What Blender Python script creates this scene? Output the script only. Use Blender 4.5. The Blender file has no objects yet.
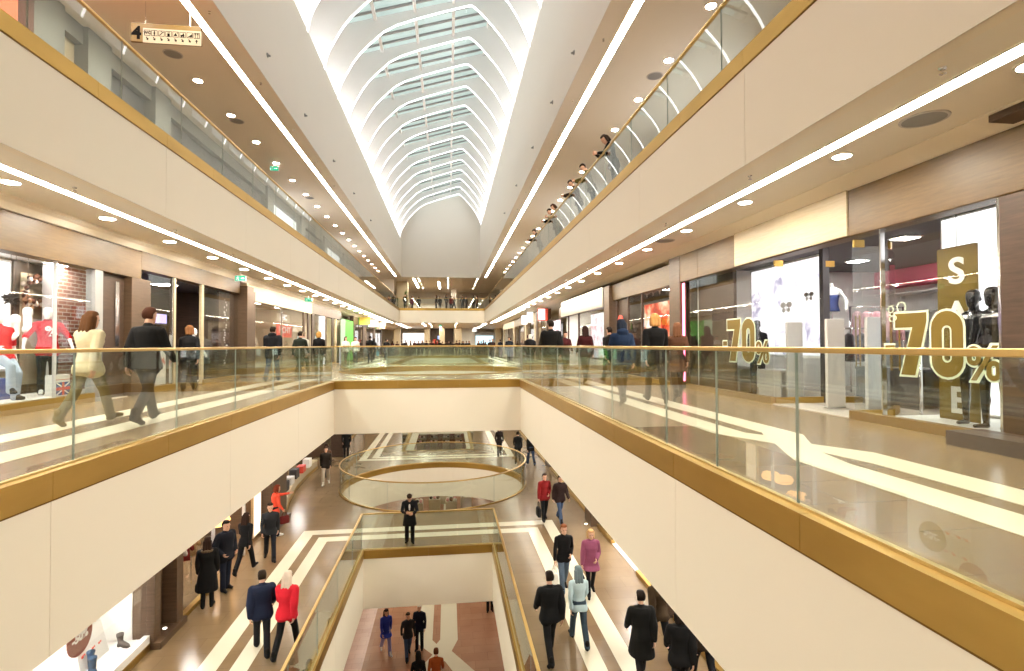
import bpy, bmesh, math, random
from mathutils import Vector, Matrix, Quaternion
random.seed(7)
PI = math.pi
S = bpy.context.scene
COL = S.collection

# ------------------------------------------------------------------ materials
def rgb(h):
    h = h.lstrip('#')
    c = [int(h[i:i+2], 16) / 255 for i in (0, 2, 4)]
    return tuple(x / 12.92 if x <= .04045 else ((x + .055) / 1.055) ** 2.4 for x in c)

def new_mat(name):
    m = bpy.data.materials.new(name); m.use_nodes = True
    nt = m.node_tree; nt.nodes.clear()
    return m, nt, nt.nodes.new('ShaderNodeOutputMaterial')

def mixcol(nt, fac, a, b):
    n = nt.nodes.new('ShaderNodeMix'); n.data_type = 'RGBA'
    n.inputs[6].default_value = (*a, 1); n.inputs[7].default_value = (*b, 1)
    if fac is not None: nt.links.new(fac, n.inputs[0])
    return n.outputs[2]

def coords(nt, scale=(1, 1, 1)):
    t = nt.nodes.new('ShaderNodeTexCoord'); m = nt.nodes.new('ShaderNodeMapping')
    m.inputs['Scale'].default_value = scale
    nt.links.new(t.outputs['Object'], m.inputs[0])
    return m.outputs[0]

def pbr(name, col, rough=.6, metal=0., var=.06, nscale=3., spec=.5, coat=0., stretch=(1, 1, 1)):
    m, nt, out = new_mat(name)
    b = nt.nodes.new('ShaderNodeBsdfPrincipled')
    nz = nt.nodes.new('ShaderNodeTexNoise'); nz.inputs['Scale'].default_value = nscale; nz.inputs['Detail'].default_value = 3
    nt.links.new(coords(nt, stretch), nz.inputs['Vector'])
    lo = tuple(max(0, c * (1 - var)) for c in col); hi = tuple(min(1, c * (1 + var)) for c in col)
    nt.links.new(mixcol(nt, nz.outputs['Fac'], lo, hi), b.inputs['Base Color'])
    b.inputs['Roughness'].default_value = rough; b.inputs['Metallic'].default_value = metal
    b.inputs['Specular IOR Level'].default_value = spec; b.inputs['Coat Weight'].default_value = coat
    nt.links.new(b.outputs[0], out.inputs[0])
    return m

def emit(name, col, strength):
    m, nt, out = new_mat(name)
    e = nt.nodes.new('ShaderNodeEmission'); e.inputs[0].default_value = (*col, 1); e.inputs[1].default_value = strength
    nt.links.new(e.outputs[0], out.inputs[0])
    return m

def glass(name, tint=(.95, .975, .955), ior=1.5, refl=1.0):
    m, nt, out = new_mat(name)
    f = nt.nodes.new('ShaderNodeFresnel')
    ge = nt.nodes.new('ShaderNodeNewGeometry'); mr = nt.nodes.new('ShaderNodeMapRange')     # the same reflectance from either face of a pane
    mr.inputs[3].default_value = ior; mr.inputs[4].default_value = 1 / ior
    nt.links.new(ge.outputs['Backfacing'], mr.inputs[0]); nt.links.new(mr.outputs[0], f.inputs[0])
    k = nt.nodes.new('ShaderNodeMath'); k.operation = 'MULTIPLY'; k.inputs[1].default_value = refl
    t = nt.nodes.new('ShaderNodeBsdfTransparent'); t.inputs[0].default_value = (*tint, 1)
    g = nt.nodes.new('ShaderNodeBsdfGlossy'); g.inputs['Roughness'].default_value = 0.0
    mx = nt.nodes.new('ShaderNodeMixShader')
    nt.links.new(f.outputs[0], k.inputs[0]); nt.links.new(k.outputs[0], mx.inputs[0])
    nt.links.new(t.outputs[0], mx.inputs[1]); nt.links.new(g.outputs[0], mx.inputs[2])
    nt.links.new(mx.outputs[0], out.inputs[0])
    return m

def wood(name, a, b, rough=.45, stretch=(1.2, 1.2, 14)):
    m, nt, out = new_mat(name)
    bs = nt.nodes.new('ShaderNodeBsdfPrincipled')
    nz = nt.nodes.new('ShaderNodeTexNoise'); nz.inputs['Scale'].default_value = 2.2; nz.inputs['Detail'].default_value = 5; nz.inputs['Roughness'].default_value = .65
    nt.links.new(coords(nt, stretch), nz.inputs['Vector'])
    r = nt.nodes.new('ShaderNodeMapRange'); r.inputs[1].default_value = .3; r.inputs[2].default_value = .7
    nt.links.new(nz.outputs['Fac'], r.inputs[0])
    nt.links.new(mixcol(nt, r.outputs[0], a, b), bs.inputs['Base Color'])
    bs.inputs['Roughness'].default_value = rough
    nt.links.new(bs.outputs[0], out.inputs[0])
    return m

def tiles(name, a, b, line, w=1.2, h=.6, rough=.22, mortar=.004, axes=None, spec=.5, offset=.5):
    m, nt, out = new_mat(name)
    bs = nt.nodes.new('ShaderNodeBsdfPrincipled')
    br = nt.nodes.new('ShaderNodeTexBrick')
    br.inputs['Color1'].default_value = (*a, 1); br.inputs['Color2'].default_value = (*b, 1); br.inputs['Mortar'].default_value = (*line, 1)
    br.inputs['Scale'].default_value = 1; br.inputs['Mortar Size'].default_value = mortar
    br.inputs['Brick Width'].default_value = w; br.inputs['Row Height'].default_value = h; br.offset = offset
    co = coords(nt)
    if axes:
        sp = nt.nodes.new('ShaderNodeSeparateXYZ'); cb = nt.nodes.new('ShaderNodeCombineXYZ')
        nt.links.new(co, sp.inputs[0])
        nt.links.new(sp.outputs[axes[0]], cb.inputs[0]); nt.links.new(sp.outputs[axes[1]], cb.inputs[1]); co = cb.outputs[0]
    nt.links.new(co, br.inputs['Vector'])
    nz = nt.nodes.new('ShaderNodeTexNoise'); nz.inputs['Scale'].default_value = 1.3; nz.inputs['Detail'].default_value = 4
    nt.links.new(coords(nt), nz.inputs['Vector'])
    mx = nt.nodes.new('ShaderNodeMix'); mx.data_type = 'RGBA'; mx.blend_type = 'MULTIPLY'; mx.inputs[0].default_value = .35
    nt.links.new(br.outputs[0], mx.inputs[6]); nt.links.new(nz.outputs['Fac'], mx.inputs[7])
    sc = nt.nodes.new('ShaderNodeMix'); sc.data_type = 'RGBA'; sc.blend_type = 'MULTIPLY'; sc.inputs[0].default_value = 1; sc.inputs[7].default_value = (1.2, 1.2, 1.2, 1)
    nt.links.new(mx.outputs[2], sc.inputs[6])
    nt.links.new(sc.outputs[2], bs.inputs['Base Color'])
    bs.inputs['Roughness'].default_value = rough; bs.inputs['Specular IOR Level'].default_value = spec
    nt.links.new(bs.outputs[0], out.inputs[0])
    return m

M = {}
M['cream'] = pbr('cream_wall_paint', (.90, .835, .72), .55, var=.015, nscale=.6)
M['upper'] = pbr('pale_upper_wall_paint', (.86, .82, .76), .6, var=.015, nscale=.6)
M['soffit'] = pbr('white_ceiling_board', (.88, .84, .75), .6, var=.015, nscale=.8)
M['white'] = pbr('white_paint', (.88, .87, .85), .5, var=.01)
M['rib'] = pbr('white_rib_plaster', (.90, .90, .90), .5, var=.01)
M['brass'] = pbr('brushed_brass', (.47, .30, .085), .4, 1.0, var=.16, nscale=1.2, stretch=(1, 1, 4))
M['rail'] = pbr('brass_handrail', (.66, .46, .18), .3, 1.0, var=.06, nscale=2)
M['pale_brass'] = pbr('pale_brass_channel', (.62, .50, .25), .35, 1.0, var=.05)
M['brass_dk'] = pbr('dark_brass_edge', (.20, .11, .03), .5, 1.0)
M['glass'] = glass('balustrade_glass', (.935, .970, .945), refl=1.45)
M['glass_edge'] = pbr('glass_panel_edge', (.35, .42, .38), .15, var=.05)
M['pane'] = glass('shop_window_glass', (.97, .98, .98))
M['skyglass'] = glass('roof_glass', (.84, .92, .89))
M['tile'] = tiles('taupe_floor_tile', rgb('826c50'), rgb('7c664b'), rgb('69563f'), 1.2, .6)
M['tile_low'] = tiles('red_brown_floor_tile', rgb('ad7f63'), rgb('a3745a'), rgb('7d5846'), 1.0, .5)
M['tile_pale'] = tiles('pale_pink_tile', rgb('d9b9ab'), rgb('d2b0a2'), rgb('b89488'), .6, .3)
M['inlay'] = pbr('cream_stone_inlay', (.72, .67, .53), .25, var=.03, nscale=1)
M['shopfloor'] = tiles('pale_shop_floor', rgb('d8cfc8'), rgb('d2c8c0'), rgb('bdb3ab'), .6, .6, offset=0)
M['wood'] = wood('golden_brown_veneer', (.080, .043, .011), (.125, .070, .021))
M['wood_mid'] = wood('mid_brown_veneer', (.068, .039, .021), (.11, .064, .036))
M['wood_dk'] = wood('dark_brown_veneer', (.045, .026, .017), (.085, .049, .032))
M['wood_pale'] = wood('pale_beige_panel', (.46, .37, .24), (.53, .44, .30))
M['silver'] = pbr('brushed_silver_panel', (.55, .50, .44), .35, .8, var=.15, nscale=2, stretch=(1, 6, 1))
M['brick'] = tiles('red_brick', rgb('9a6a55'), rgb('7c5042'), rgb('b8ada0'), .25, .085, .8, .011, axes=(1, 2), spec=.2)
M['black'] = pbr('black_plastic', (.012, .012, .013), .4)
M['gloss_black'] = pbr('glossy_black', (.008, .008, .01), .12, coat=.5)
M['dark'] = pbr('charcoal_paint', (.05, .045, .05), .6)
M['grey'] = pbr('mid_grey_paint', (.32, .32, .32), .6)
M['greyL'] = pbr('light_grey_panel', (.60, .58, .57), .45)
M['concrete'] = pbr('grey_beige_wall_panel', (.17, .17, .15), .5, var=.12, nscale=1)
M['chrome'] = pbr('chrome_steel', (.8, .8, .82), .15, 1.0, var=.02)
M['led'] = emit('warm_led_diffuser', (1, .90, .72), 40)
M['led_low'] = emit('unseen_led_diffuser', (1, .90, .72), 11)
M['ground_fill'] = emit('ground_fill_glow', (1, .90, .74), 5)  # glow of the added strips that brighten the ground floor
M['lens_low'] = emit('unseen_downlight_lens', (1, .92, .78), 130)
M['lens'] = emit('downlight_lens', (1, .93, .80), 300)
M['cove'] = emit('cove_lamp', (1, .985, .97), 30)
M['rib_glow'] = emit('rib_edge_added_glow', (1, 1, 1), 3.6)  # added glow for rib lips that the ledge lamps leave too dark
M['panel_light'] = emit('shop_ceiling_lamp', (1, .94, .88), 60)
M['screen'] = emit('white_lightbox', (1, .97, .95), 1.6)
M['pinkscreen'] = emit('pink_lightbox', (1, .72, .74), 1.5)
M['magenta'] = emit('magenta_light_strip', (1, .16, .30), 6)
M['redscreen'] = emit('red_lightbox', (1, .22, .10), 1.5)
M['orange'] = emit('orange_lamp_glow', (1, .50, .16), 3.0)
M['exit'] = emit('green_exit_sign', (.03, .62, .32), .8)
M['gold_plate'] = pbr('yellow_gold_plate', (.17, .10, .014), .5)
M['sign_white'] = pbr('cream_sign_board', (.42, .37, .27), .6)
M['ink'] = pbr('matte_black_print', (.006, .006, .006), .9, spec=.05)
M['gold_sign'] = pbr('gold_brown_sign', (.17, .112, .012), .4)
M['sign_edge'] = pbr('pale_green_sign_edge', (.72, .82, .66), .4)
M['red'] = pbr('red_paint', (.60, .05, .04), .5)
M['redL'] = pbr('bright_red_board', (.75, .08, .05), .5)
M['pink'] = pbr('hot_pink_wall', (.75, .10, .20), .6)
M['green'] = pbr('vivid_green_panel', (.10, .50, .06), .5)
M['yellow'] = pbr('yellow_panel', (.85, .68, .12), .5)
M['olive'] = pbr('olive_green_disc', (.13, .20, .05), .5)
M['maroon'] = pbr('maroon_disc', (.25, .05, .03), .5)
M['blue'] = pbr('navy_blue', (.03, .06, .25), .6)

# ------------------------------------------------------------------ mesh builder
class MB:
    def __init__(s):
        s.v = []; s.f = []; s.m = []
    def face(s, pts, mi=0):
        b = len(s.v); s.v += [tuple(p) for p in pts]; s.f.append(tuple(range(b, b + len(pts)))); s.m.append(mi)
    def add(s, vs, fs, mi=0):
        b = len(s.v); s.v += [tuple(p) for p in vs]
        for f in fs: s.f.append(tuple(i + b for i in f)); s.m.append(mi)
        return s
    def box(s, x0, x1, y0, y1, z0, z1, mi=0):
        x0, x1 = sorted((x0, x1)); y0, y1 = sorted((y0, y1)); z0, z1 = sorted((z0, z1))
        vs = [(x0, y0, z0), (x1, y0, z0), (x1, y1, z0), (x0, y1, z0), (x0, y0, z1), (x1, y0, z1), (x1, y1, z1), (x0, y1, z1)]
        return s.add(vs, [(3, 2, 1, 0), (4, 5, 6, 7), (0, 1, 5, 4), (1, 2, 6, 5), (2, 3, 7, 6), (3, 0, 4, 7)], mi)
    def prism(s, poly, z0, z1, mi=0, axis='z'):
        n = len(poly)
        def P(a, b, c): return (a, b, c) if axis == 'z' else ((c, a, b) if axis == 'x' else (a, c, b))
        vs = [P(a, b, z0) for a, b in poly] + [P(a, b, z1) for a, b in poly]
        fs = [tuple(range(n))[::-1], tuple(range(n, 2 * n))] + [(i, (i + 1) % n, n + (i + 1) % n, n + i) for i in range(n)]
        return s.add(vs, fs, mi)
    def tube(s, p0, p1, r0, r1=None, n=10, mi=0, cap=True):
        r1 = r0 if r1 is None else r1
        p0, p1 = Vector(p0), Vector(p1); d = (p1 - p0).normalized()
        a = d.orthogonal().normalized(); b = d.cross(a)
        vs = []
        for p, r in ((p0, r0), (p1, r1)):
            for k in range(n):
                t = 2 * PI * k / n; vs.append(p + a * math.cos(t) * r + b * math.sin(t) * r)
        fs = [(k, (k + 1) % n, n + (k + 1) % n, n + k) for k in range(n)]
        if cap: fs += [tuple(range(n))[::-1], tuple(range(n, 2 * n))]
        return s.add(vs, fs, mi)
    def loft(s, rings, mi=0, cap=True):
        n = len(rings[0]); vs = [p for r in rings for p in r]; fs = []
        for i in range(len(rings) - 1):
            for k in range(n): fs.append((i * n + k, i * n + (k + 1) % n, (i + 1) * n + (k + 1) % n, (i + 1) * n + k))
        if cap: fs += [tuple(range(n))[::-1], tuple(range((len(rings) - 1) * n, len(rings) * n))]
        return s.add(vs, fs, mi)
    def lathe(s, prof, c=(0, 0, 0), n=20, mi=0, cap=True):
        return s.loft([[(c[0] + r * math.cos(2 * PI * k / n), c[1] + r * math.sin(2 * PI * k / n), c[2] + z) for k in range(n)] for r, z in prof], mi, cap)
    def ell(s, c, rx, ry, rz, n=12, m=8, mi=0, T=None):
        rings = []
        for i in range(m + 1):
            t = PI * (i + .08) / (m + .16) if 0 < i < m else (PI * .02 if i == 0 else PI * .98)
            rings.append([Vector((rx * math.sin(t) * math.cos(2 * PI * k / n), ry * math.sin(t) * math.sin(2 * PI * k / n), -rz * math.cos(t))) for k in range(n)])
        c = Vector(c)
        rings = [[(c + (T @ p if T else p)) for p in r] for r in rings]
        return s.loft(rings, mi)
    def cap(s, p0, r0, p1, r1, n=10, mi=0):
        """tapered capsule"""
        p0, p1 = Vector(p0), Vector(p1); d = (p1 - p0); L = d.length or 1e-6; d = d / L
        a = d.orthogonal().normalized(); b = d.cross(a); rings = []
        for p, r, ts in ((p0, r0, (-82, -55, -25, 0)), (p1, r1, (0, 25, 55, 82))):
            for t in ts:
                t = math.radians(t)
                rings.append([p + d * math.sin(t) * r + (a * math.cos(2 * PI * k / n) + b * math.sin(2 * PI * k / n)) * math.cos(t) * r for k in range(n)])
        return s.loft(rings, mi)
    def mesh(s, name, mats, smooth=False):
        me = bpy.data.meshes.new(name); me.from_pydata(s.v, [], s.f)
        for m in mats: me.materials.append(m)
        if len(mats) > 1: me.polygons.foreach_set('material_index', s.m)
        bm = bmesh.new(); bm.from_mesh(me); bmesh.ops.recalc_face_normals(bm, faces=bm.faces); bm.to_mesh(me); bm.free()
        if smooth: me.polygons.foreach_set('use_smooth', [True] * len(me.polygons))
        return me

def mlist(m):
    m = m if isinstance(m, (list, tuple)) else [m]
    return [M[x] if isinstance(x, str) else x for x in m]

def wloc(o):
    v = Vector((0, 0, 0))
    while o is not None: v += o.location; o = o.parent
    return v

def obj(name, mb, mats, parent=None, smooth=False, bevel=0, local=False):
    """link a mesh; its coordinates are world ones unless local; parents only translate"""
    if parent is not None and not local:
        p = wloc(parent); mb.v = [(a - p.x, b - p.y, c - p.z) for a, b, c in mb.v]
    o = bpy.data.objects.new(name, mb.mesh(name, mlist(mats), smooth)); COL.objects.link(o)
    if parent is not None: o.parent = parent
    if bevel:
        b = o.modifiers.new('b', 'BEVEL'); b.width = bevel; b.segments = 2; b.limit_method = 'ANGLE'
    return o

def tag(o, label=None, cat=None, group=None, kind=None):
    if label: o['label'] = label
    if cat: o['category'] = cat
    if group: o['group'] = group
    if kind: o['kind'] = kind
    return o

def thing(name, label, cat, loc=(0, 0, 0), group=None):
    o = bpy.data.objects.new(name, None); COL.objects.link(o); o.location = loc; o.empty_display_size = .2
    return tag(o, label, cat, group)

def solo(name, mb, mats, label, cat, group=None, smooth=False, bevel=0, origin=None):
    """a thing that is one mesh, its origin moved to ORIGIN"""
    if origin is not None:
        mb.v = [(a - origin[0], b - origin[1], c - origin[2]) for a, b, c in mb.v]
    o = obj(name, mb, mats, None, smooth, bevel)
    if origin is not None: o.location = origin
    return tag(o, label, cat, group)

def struct(name, mb, mats, parent=None, smooth=False, bevel=0):
    o = obj(name, mb, mats, parent, smooth, bevel)
    if parent is None: o['kind'] = 'structure'
    return o

def B(*a, **k):
    return MB().box(*a, **k)

_txt = {}
def text_mesh(txt, size, depth=.01, offset=0., align='CENTER'):
    """flat lettering in the XY plane, centred, as (verts, faces)"""
    key = (txt, size, depth, offset)
    if key not in _txt:
        cu = bpy.data.curves.new('t', 'FONT'); cu.body = txt; cu.size = size; cu.extrude = depth; cu.offset = offset
        cu.align_x = 'CENTER'; cu.align_y = 'CENTER'; cu.resolution_u = 4
        o = bpy.data.objects.new('t', cu); COL.objects.link(o)
        dg = bpy.context.evaluated_depsgraph_get(); me = bpy.data.meshes.new_from_object(o.evaluated_get(dg))
        _txt[key] = ([tuple(v.co) for v in me.vertices], [tuple(p.vertices) for p in me.polygons])
        bpy.data.objects.remove(o); bpy.data.curves.remove(cu); bpy.data.meshes.remove(me)
    return _txt[key]

def put_text(mb, txt, size, c, u, v, depth=.01, offset=0., mi=0, sx=1.):
    """lettering centred at C, reading along U with V up"""
    c, u, v = Vector(c), Vector(u).normalized(), Vector(v).normalized(); w = u.cross(v)
    vs, fs = text_mesh(txt, size, depth, offset)
    mb.add([c + u * a * sx + v * b + w * d for a, b, d in vs], fs, mi)
    return mb

# ------------------------------------------------------------------ people
def remesh(mb, vox, it=4):
    me = mb.mesh('tmp', []); o = bpy.data.objects.new('tmp', me); COL.objects.link(o)
    r = o.modifiers.new('r', 'REMESH'); r.mode = 'VOXEL'; r.voxel_size = vox; r.use_smooth_shade = True
    s = o.modifiers.new('s', 'SMOOTH'); s.factor = .5; s.iterations = it
    dg = bpy.context.evaluated_depsgraph_get(); out = bpy.data.meshes.new_from_object(o.evaluated_get(dg))
    bpy.data.objects.remove(o); bpy.data.meshes.remove(me)
    out.polygons.foreach_set('use_smooth', [True] * len(out.polygons))
    return out

def rotx(deg): return Matrix.Rotation(math.radians(deg), 3, 'X')

class Pose:
    """joint positions of a figure 1.75 m tall that faces -Y"""
    def __init__(s, legs=((0, 0), (0, 0)), arms=((4, 8, 8, 0), (4, 8, 8, 0)), lean=0, head=6, hipz=None, footpitch=(0, 0), female=False, sit=False):
        s.legs, s.female = legs, female
        s.knee, s.ank, s.toe = [], [], []
        low = 0
        for i, (a, b) in enumerate(legs):
            sd = (-1, 1)[i]
            hip = Vector((sd * .088, 0, 0))
            A, Bk = math.radians(a), math.radians(a - b)
            k = hip + Vector((sd * .012, -math.sin(A), -math.cos(A))) * .435
            an = k + Vector((0, -math.sin(Bk), -math.cos(Bk))) * .42
            fp = math.radians(footpitch[i])
            t = an + Vector((sd * .03, -math.cos(fp) * .15, -math.sin(fp) * .15 - .045))
            s.knee.append(k); s.ank.append(an); s.toe.append(t)
            low = min(low, an.z - .085, t.z - .03)
        s.hip = Vector((0, 0, -low if hipz is None else hipz))
        for L in (s.knee, s.ank, s.toe):
            for v in L: v += s.hip
        s.R = rotx(lean)                # the torso leans towards -Y for positive lean
        s.T = lambda p: s.hip + s.R @ Vector(p)
        s.sh, s.el, s.wr, s.hd = [], [], [], []
        shx = .165 if female else .185
        for i, (fl, ab, el, inw) in enumerate(arms):
            sd = (-1, 1)[i]
            sh = Vector((sd * shx, .01, .458))
            f, a_, e = math.radians(fl), math.radians(ab), math.radians(fl + el)
            d1 = Vector((sd * math.sin(a_), -math.sin(f) * math.cos(a_), -math.cos(f) * math.cos(a_)))
            d2 = Vector((sd * (math.sin(a_) * .6 - inw), -math.sin(e), -math.cos(e))).normalized()
            e1 = sh + d1 * .285; w = e1 + d2 * .25
            # arm angles are given in the world: undo the lean
            e1 = s.T(sh) + d1 * .285; w = e1 + d2 * .25
            s.sh.append(s.T(sh)); s.el.append(e1); s.wr.append(w); s.hd.append(d2)
        s.neck = s.T((0, .015, .55)); s.HR = s.R @ rotx(head)
        s.head = s.neck + (s.R @ Vector((0, -.012, .075))) + s.HR @ Vector((0, -.01, .075))

def zring(c, rx, ry, R, n=18, sq=2.3):
    out = []
    for k in range(n):
        t = 2 * PI * k / n; ct, st = math.cos(t), math.sin(t)
        q = (abs(ct) ** sq + abs(st) ** sq) ** (-1 / sq)
        out.append(c + R @ Vector((rx * ct * q, ry * st * q, 0)))
    return out

def hand(mb, w, d, side, curl=25):
    d = d.normalized(); up = Vector((0, -1, 0))
    if abs(d.dot(up)) > .75: up = Vector((0, 0, 1))
    ac = d.cross(up).normalized(); nrm = ac.cross(d).normalized()     # fingers fan along nrm, palm normal is ac
    inn = ac if ac.x * side < 0 else -ac
    p = w + d * .055
    T = Matrix((nrm, inn, d)).transposed()
    mb.ell(p, .042, .017, .062, 10, 6, T=T)
    for k, (o, L) in enumerate(((.030, .068), (.011, .078), (-.010, .072), (-.030, .056))):
        b = w + d * .095 + nrm * o
        c1 = math.radians(curl + 4 * k); c2 = math.radians(curl * 2.3 + 6 * k)
        m = b + (d * math.cos(c1) + inn * math.sin(c1)) * L * .52
        e = m + (d * math.cos(c2) + inn * math.sin(c2)) * L * .48
        mb.cap(b - d * .02, .0095, m, .009, 7); mb.cap(m, .009, e, .0078, 7)
    t0 = w + d * .03 + nrm * .03; t1 = t0 + (d * .6 + nrm * .65 + inn * .3).normalized() * .038; t2 = t1 + (d * .9 + nrm * .2 + inn * .35).normalized() * .032
    mb.cap(t0, .013, t1, .011, 7); mb.cap(t1, .011, t2, .009, 7)

HEADR = [(-.118, .022, -.082, -.040), (-.108, .040, -.092, -.012), (-.085, .052, -.096, .012), (-.055, .062, -.096, .048), (-.02, .069, -.094, .082),
         (.02, .074, -.090, .098), (.055, .075, -.088, .100), (.085, .069, -.074, .090), (.108, .052, -.048, .066), (.120, .026, -.016, .036)]

def head_loft(mb, ps, g=0, zmin=-1, front=None):
    rings = []
    for z, w, f, b in HEADR:
        if z < zmin: continue
        ff = f if front is None else max(f, front(z))
        rings.append(zring(ps.head + ps.HR @ Vector((0, (ff + b) / 2, z + (g if z > .09 else 0))), w + g, (b - ff) / 2 + g, ps.HR, 18, 2.1))
    mb.loft(rings)

def torso_rings(ps, g, z0, z1, fem):
    prof = [(-.10, .155, .105, .0), (-.02, .168, .118, .005), (.06, .155, .108, .0), (.16, .138, .098, -.005), (.26, .150, .105, -.005), (.36, .168, .118, -.004),
            (.44, .176, .112, .005), (.495, .172, .088, .012), (.53, .125, .070, .015), (.555, .066, .058, .015)]
    out = []
    for z, rx, ry, cy in prof:
        if z < z0 or z > z1: continue
        if fem:
            rx *= .86 if .04 < z < .3 else .92; ry *= 1.06 if .3 < z < .42 else .95
        out.append(zring(ps.T((0, cy, z)), rx + g, ry + g, ps.R if z > .05 else Matrix.Identity(3)))
    return out

def make_body(ps, dressed=0):
    """dressed: a little slimmer wherever clothes lie over the skin"""
    mb = MB(); f = ps.female; q = .76 if dressed else 1
    mb.loft(torso_rings(ps, -.012 - .012 * dressed, -1, 1, f))
    mb.cap(ps.T((0, .018, .50)), .060, ps.head + ps.HR @ Vector((0, .012, -.07)), .052)
    head_loft(mb, ps)
    H = lambda *p: ps.head + ps.HR @ Vector(p)
    mb.cap(H(0, -.090, .012), .009, H(0, -.111, -.026), .014, 8)                       # nose
    for sd in (-1, 1): mb.cap(H(sd * .016, -.094, -.028), .008, H(sd * .012, -.1, -.028), .008, 6)
    for sd in (-1, 1):
        mb.ell(H(sd * .074, .012, -.012), .010, .020, .032, 8, 6, T=ps.HR)             # ears
        mb.cap(H(sd * .018, -.088, .03), .009, H(sd * .048, -.078, .03), .009, 6)       # brow
    mb.cap(H(-.020, -.094, -.062), .008, H(.020, -.094, -.062), .008, 6)               # lips
    mb.cap(H(0, -.088, -.1), .016, H(0, -.08, -.1), .018, 8)                           # chin
    for i, sd in enumerate((-1, 1)):
        mb.cap(ps.sh[i], .052 * q, ps.el[i], .038 * q); mb.cap(ps.el[i], .038 * q, ps.wr[i], .026)
        hand(mb, ps.wr[i], ps.hd[i], sd)
        hip = ps.hip + Vector((sd * .088, 0, 0))
        mb.cap(hip, .082 * q, ps.knee[i], .054 * q); mb.cap(ps.knee[i], .054 * q, ps.ank[i] + Vector((0, 0, .04)), .036 * q)
        if not dressed: mb.cap(ps.knee[i] * .65 + ps.ank[i] * .35 + Vector((0, .014, 0)), .052, ps.knee[i] * .4 + ps.ank[i] * .6, .04)
        mb.cap(ps.ank[i] + Vector((0, .02 - .02 * dressed, -.045)), .034 * q, ps.toe[i], .026 * q); mb.cap(ps.ank[i] + Vector((0, 0, .04)), .034 * q, ps.ank[i] + Vector((0, .015 - .015 * dressed, -.04)), .032 * q)
    return remesh(mb, .0075, 3)

def make_top(ps, long=0, puff=0., hood=False, sleeves=True):
    """jacket (long=0) or a coat whose skirt reaches down to LONG m above the ground"""
    mb = MB(); f = ps.female; g = .016 + puff
    rings = torso_rings(ps, g, -.1, .545, f)
    if long:
        kx = (ps.knee[0] + ps.knee[1]) / 2
        sp = abs(ps.knee[0].y - ps.knee[1].y) / 2
        sk = []
        for k in range(5):
            t = k / 4; z = long + (ps.hip.z - .1 - long) * t
            sk.append(zring(Vector((0, (kx.y * .35) * (1 - t), z)), .20 + g - .035 * t + .015, .15 + g + sp * .55 * (1 - t) - .025 * t, Matrix.Identity(3)))
        rings = sk + rings[1:]
    else:
        rings = [zring(ps.hip + Vector((0, 0, -.12)), .186 + g, .142 + g, Matrix.Identity(3)), zring(ps.hip + Vector((0, 0, -.04)), .182 + g, .138 + g, Matrix.Identity(3))] + rings[2:]
        for i, sd in enumerate((-1, 1)):
            hp = ps.hip + Vector((sd * .085, 0, -.02)); mb.cap(hp, .112 + puff, hp * .80 + ps.knee[i] * .20, .108 + puff)
    mb.loft(rings)
    if hood: mb.ell(ps.T((0, .09, .56)), .13, .075, .075, 14, 8)
    mb.cap(ps.T((0, .02, .485)), .085, ps.T((0, .014, .545)), .070)
    for i in range(2):
        mb.cap(ps.sh[i], .066 + puff, ps.el[i], .054 + puff)
        mb.cap(ps.sh[i], .064 + puff * .5, ps.T((0, .012, .495)), .072)
        if sleeves: mb.cap(ps.el[i], .052 + puff, ps.wr[i] - ps.hd[i] * .01, .040 + puff * .6)
    return remesh(mb, .013, 3)

def make_trousers(ps, wide=0.):
    mb = MB(); f = ps.female
    hz = ps.hip
    mb.loft([zring(hz + Vector((0, .006, z)), rx, ry, Matrix.Identity(3)) for z, rx, ry in ((-.13, .13, .09), (-.08, .172, .12), (-.01, .178, .126), (.07, .165, .116), (.1, .155, .11))])
    for i, sd in enumerate((-1, 1)):
        hip = hz + Vector((sd * .085, 0, -.02))
        mb.cap(hip, .098, ps.knee[i], .072 + wide); mb.cap(ps.knee[i], .072 + wide, ps.ank[i] + Vector((0, .002, -.03)), .067 + wide)
    return remesh(mb, .013, 3)

def make_shoe(ps, i):
    mb = MB()
    a, t = ps.ank[i], ps.toe[i]
    d = (t - a); d.z = 0; d.normalize()
    heel = a - d * .045 + Vector((0, 0, -.055)); fl = t - Vector((0, 0, 0))
    mb.cap(heel, .034, t, .036); mb.cap(a + Vector((0, .0, .065)), .050, heel + d * .03, .044); mb.cap(a + d * .03, .042, t - d * .03 + Vector((0, 0, .005)), .038)
    m = remesh(mb, .012, 2)
    return m

def make_eye(ps, i):
    mb = MB(); mb.ell(ps.head + ps.HR @ Vector(((-1, 1)[i] * .031, -.0855, .008)), .013, .009, .007, 8, 6, T=ps.HR)
    return mb.mesh('eye', [], True)

def make_hair(ps, style):
    mb = MB()
    H = lambda *p: ps.head + ps.HR @ Vector(p)
    head_loft(mb, ps, .014, -.09 if style != 'short' else -.06, lambda z: .03 if z < .03 else (-.01 if z < .07 else (-.066 if z < .1 else -.12)))
    mb.ell(H(0, .012, .088), .076, .092, .050, 14, 8, T=ps.HR)
    if style == 'long':
        for x in (-.05, 0, .05): mb.cap(H(x, .07, .02), .05, H(x * 1.3, .095, -.20), .034)
        for sd in (-1, 1): mb.cap(H(sd * .07, .02, .02), .03, H(sd * .078, .02, -.16), .024)
    if style == 'bob':
        for x in (-.06, 0, .06): mb.cap(H(x, .06, .03), .05, H(x, .07, -.10), .04)
        for sd in (-1, 1): mb.cap(H(sd * .07, .01, .03), .034, H(sd * .078, -.005, -.09), .028)
    return remesh(mb, .011, 2)

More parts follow.
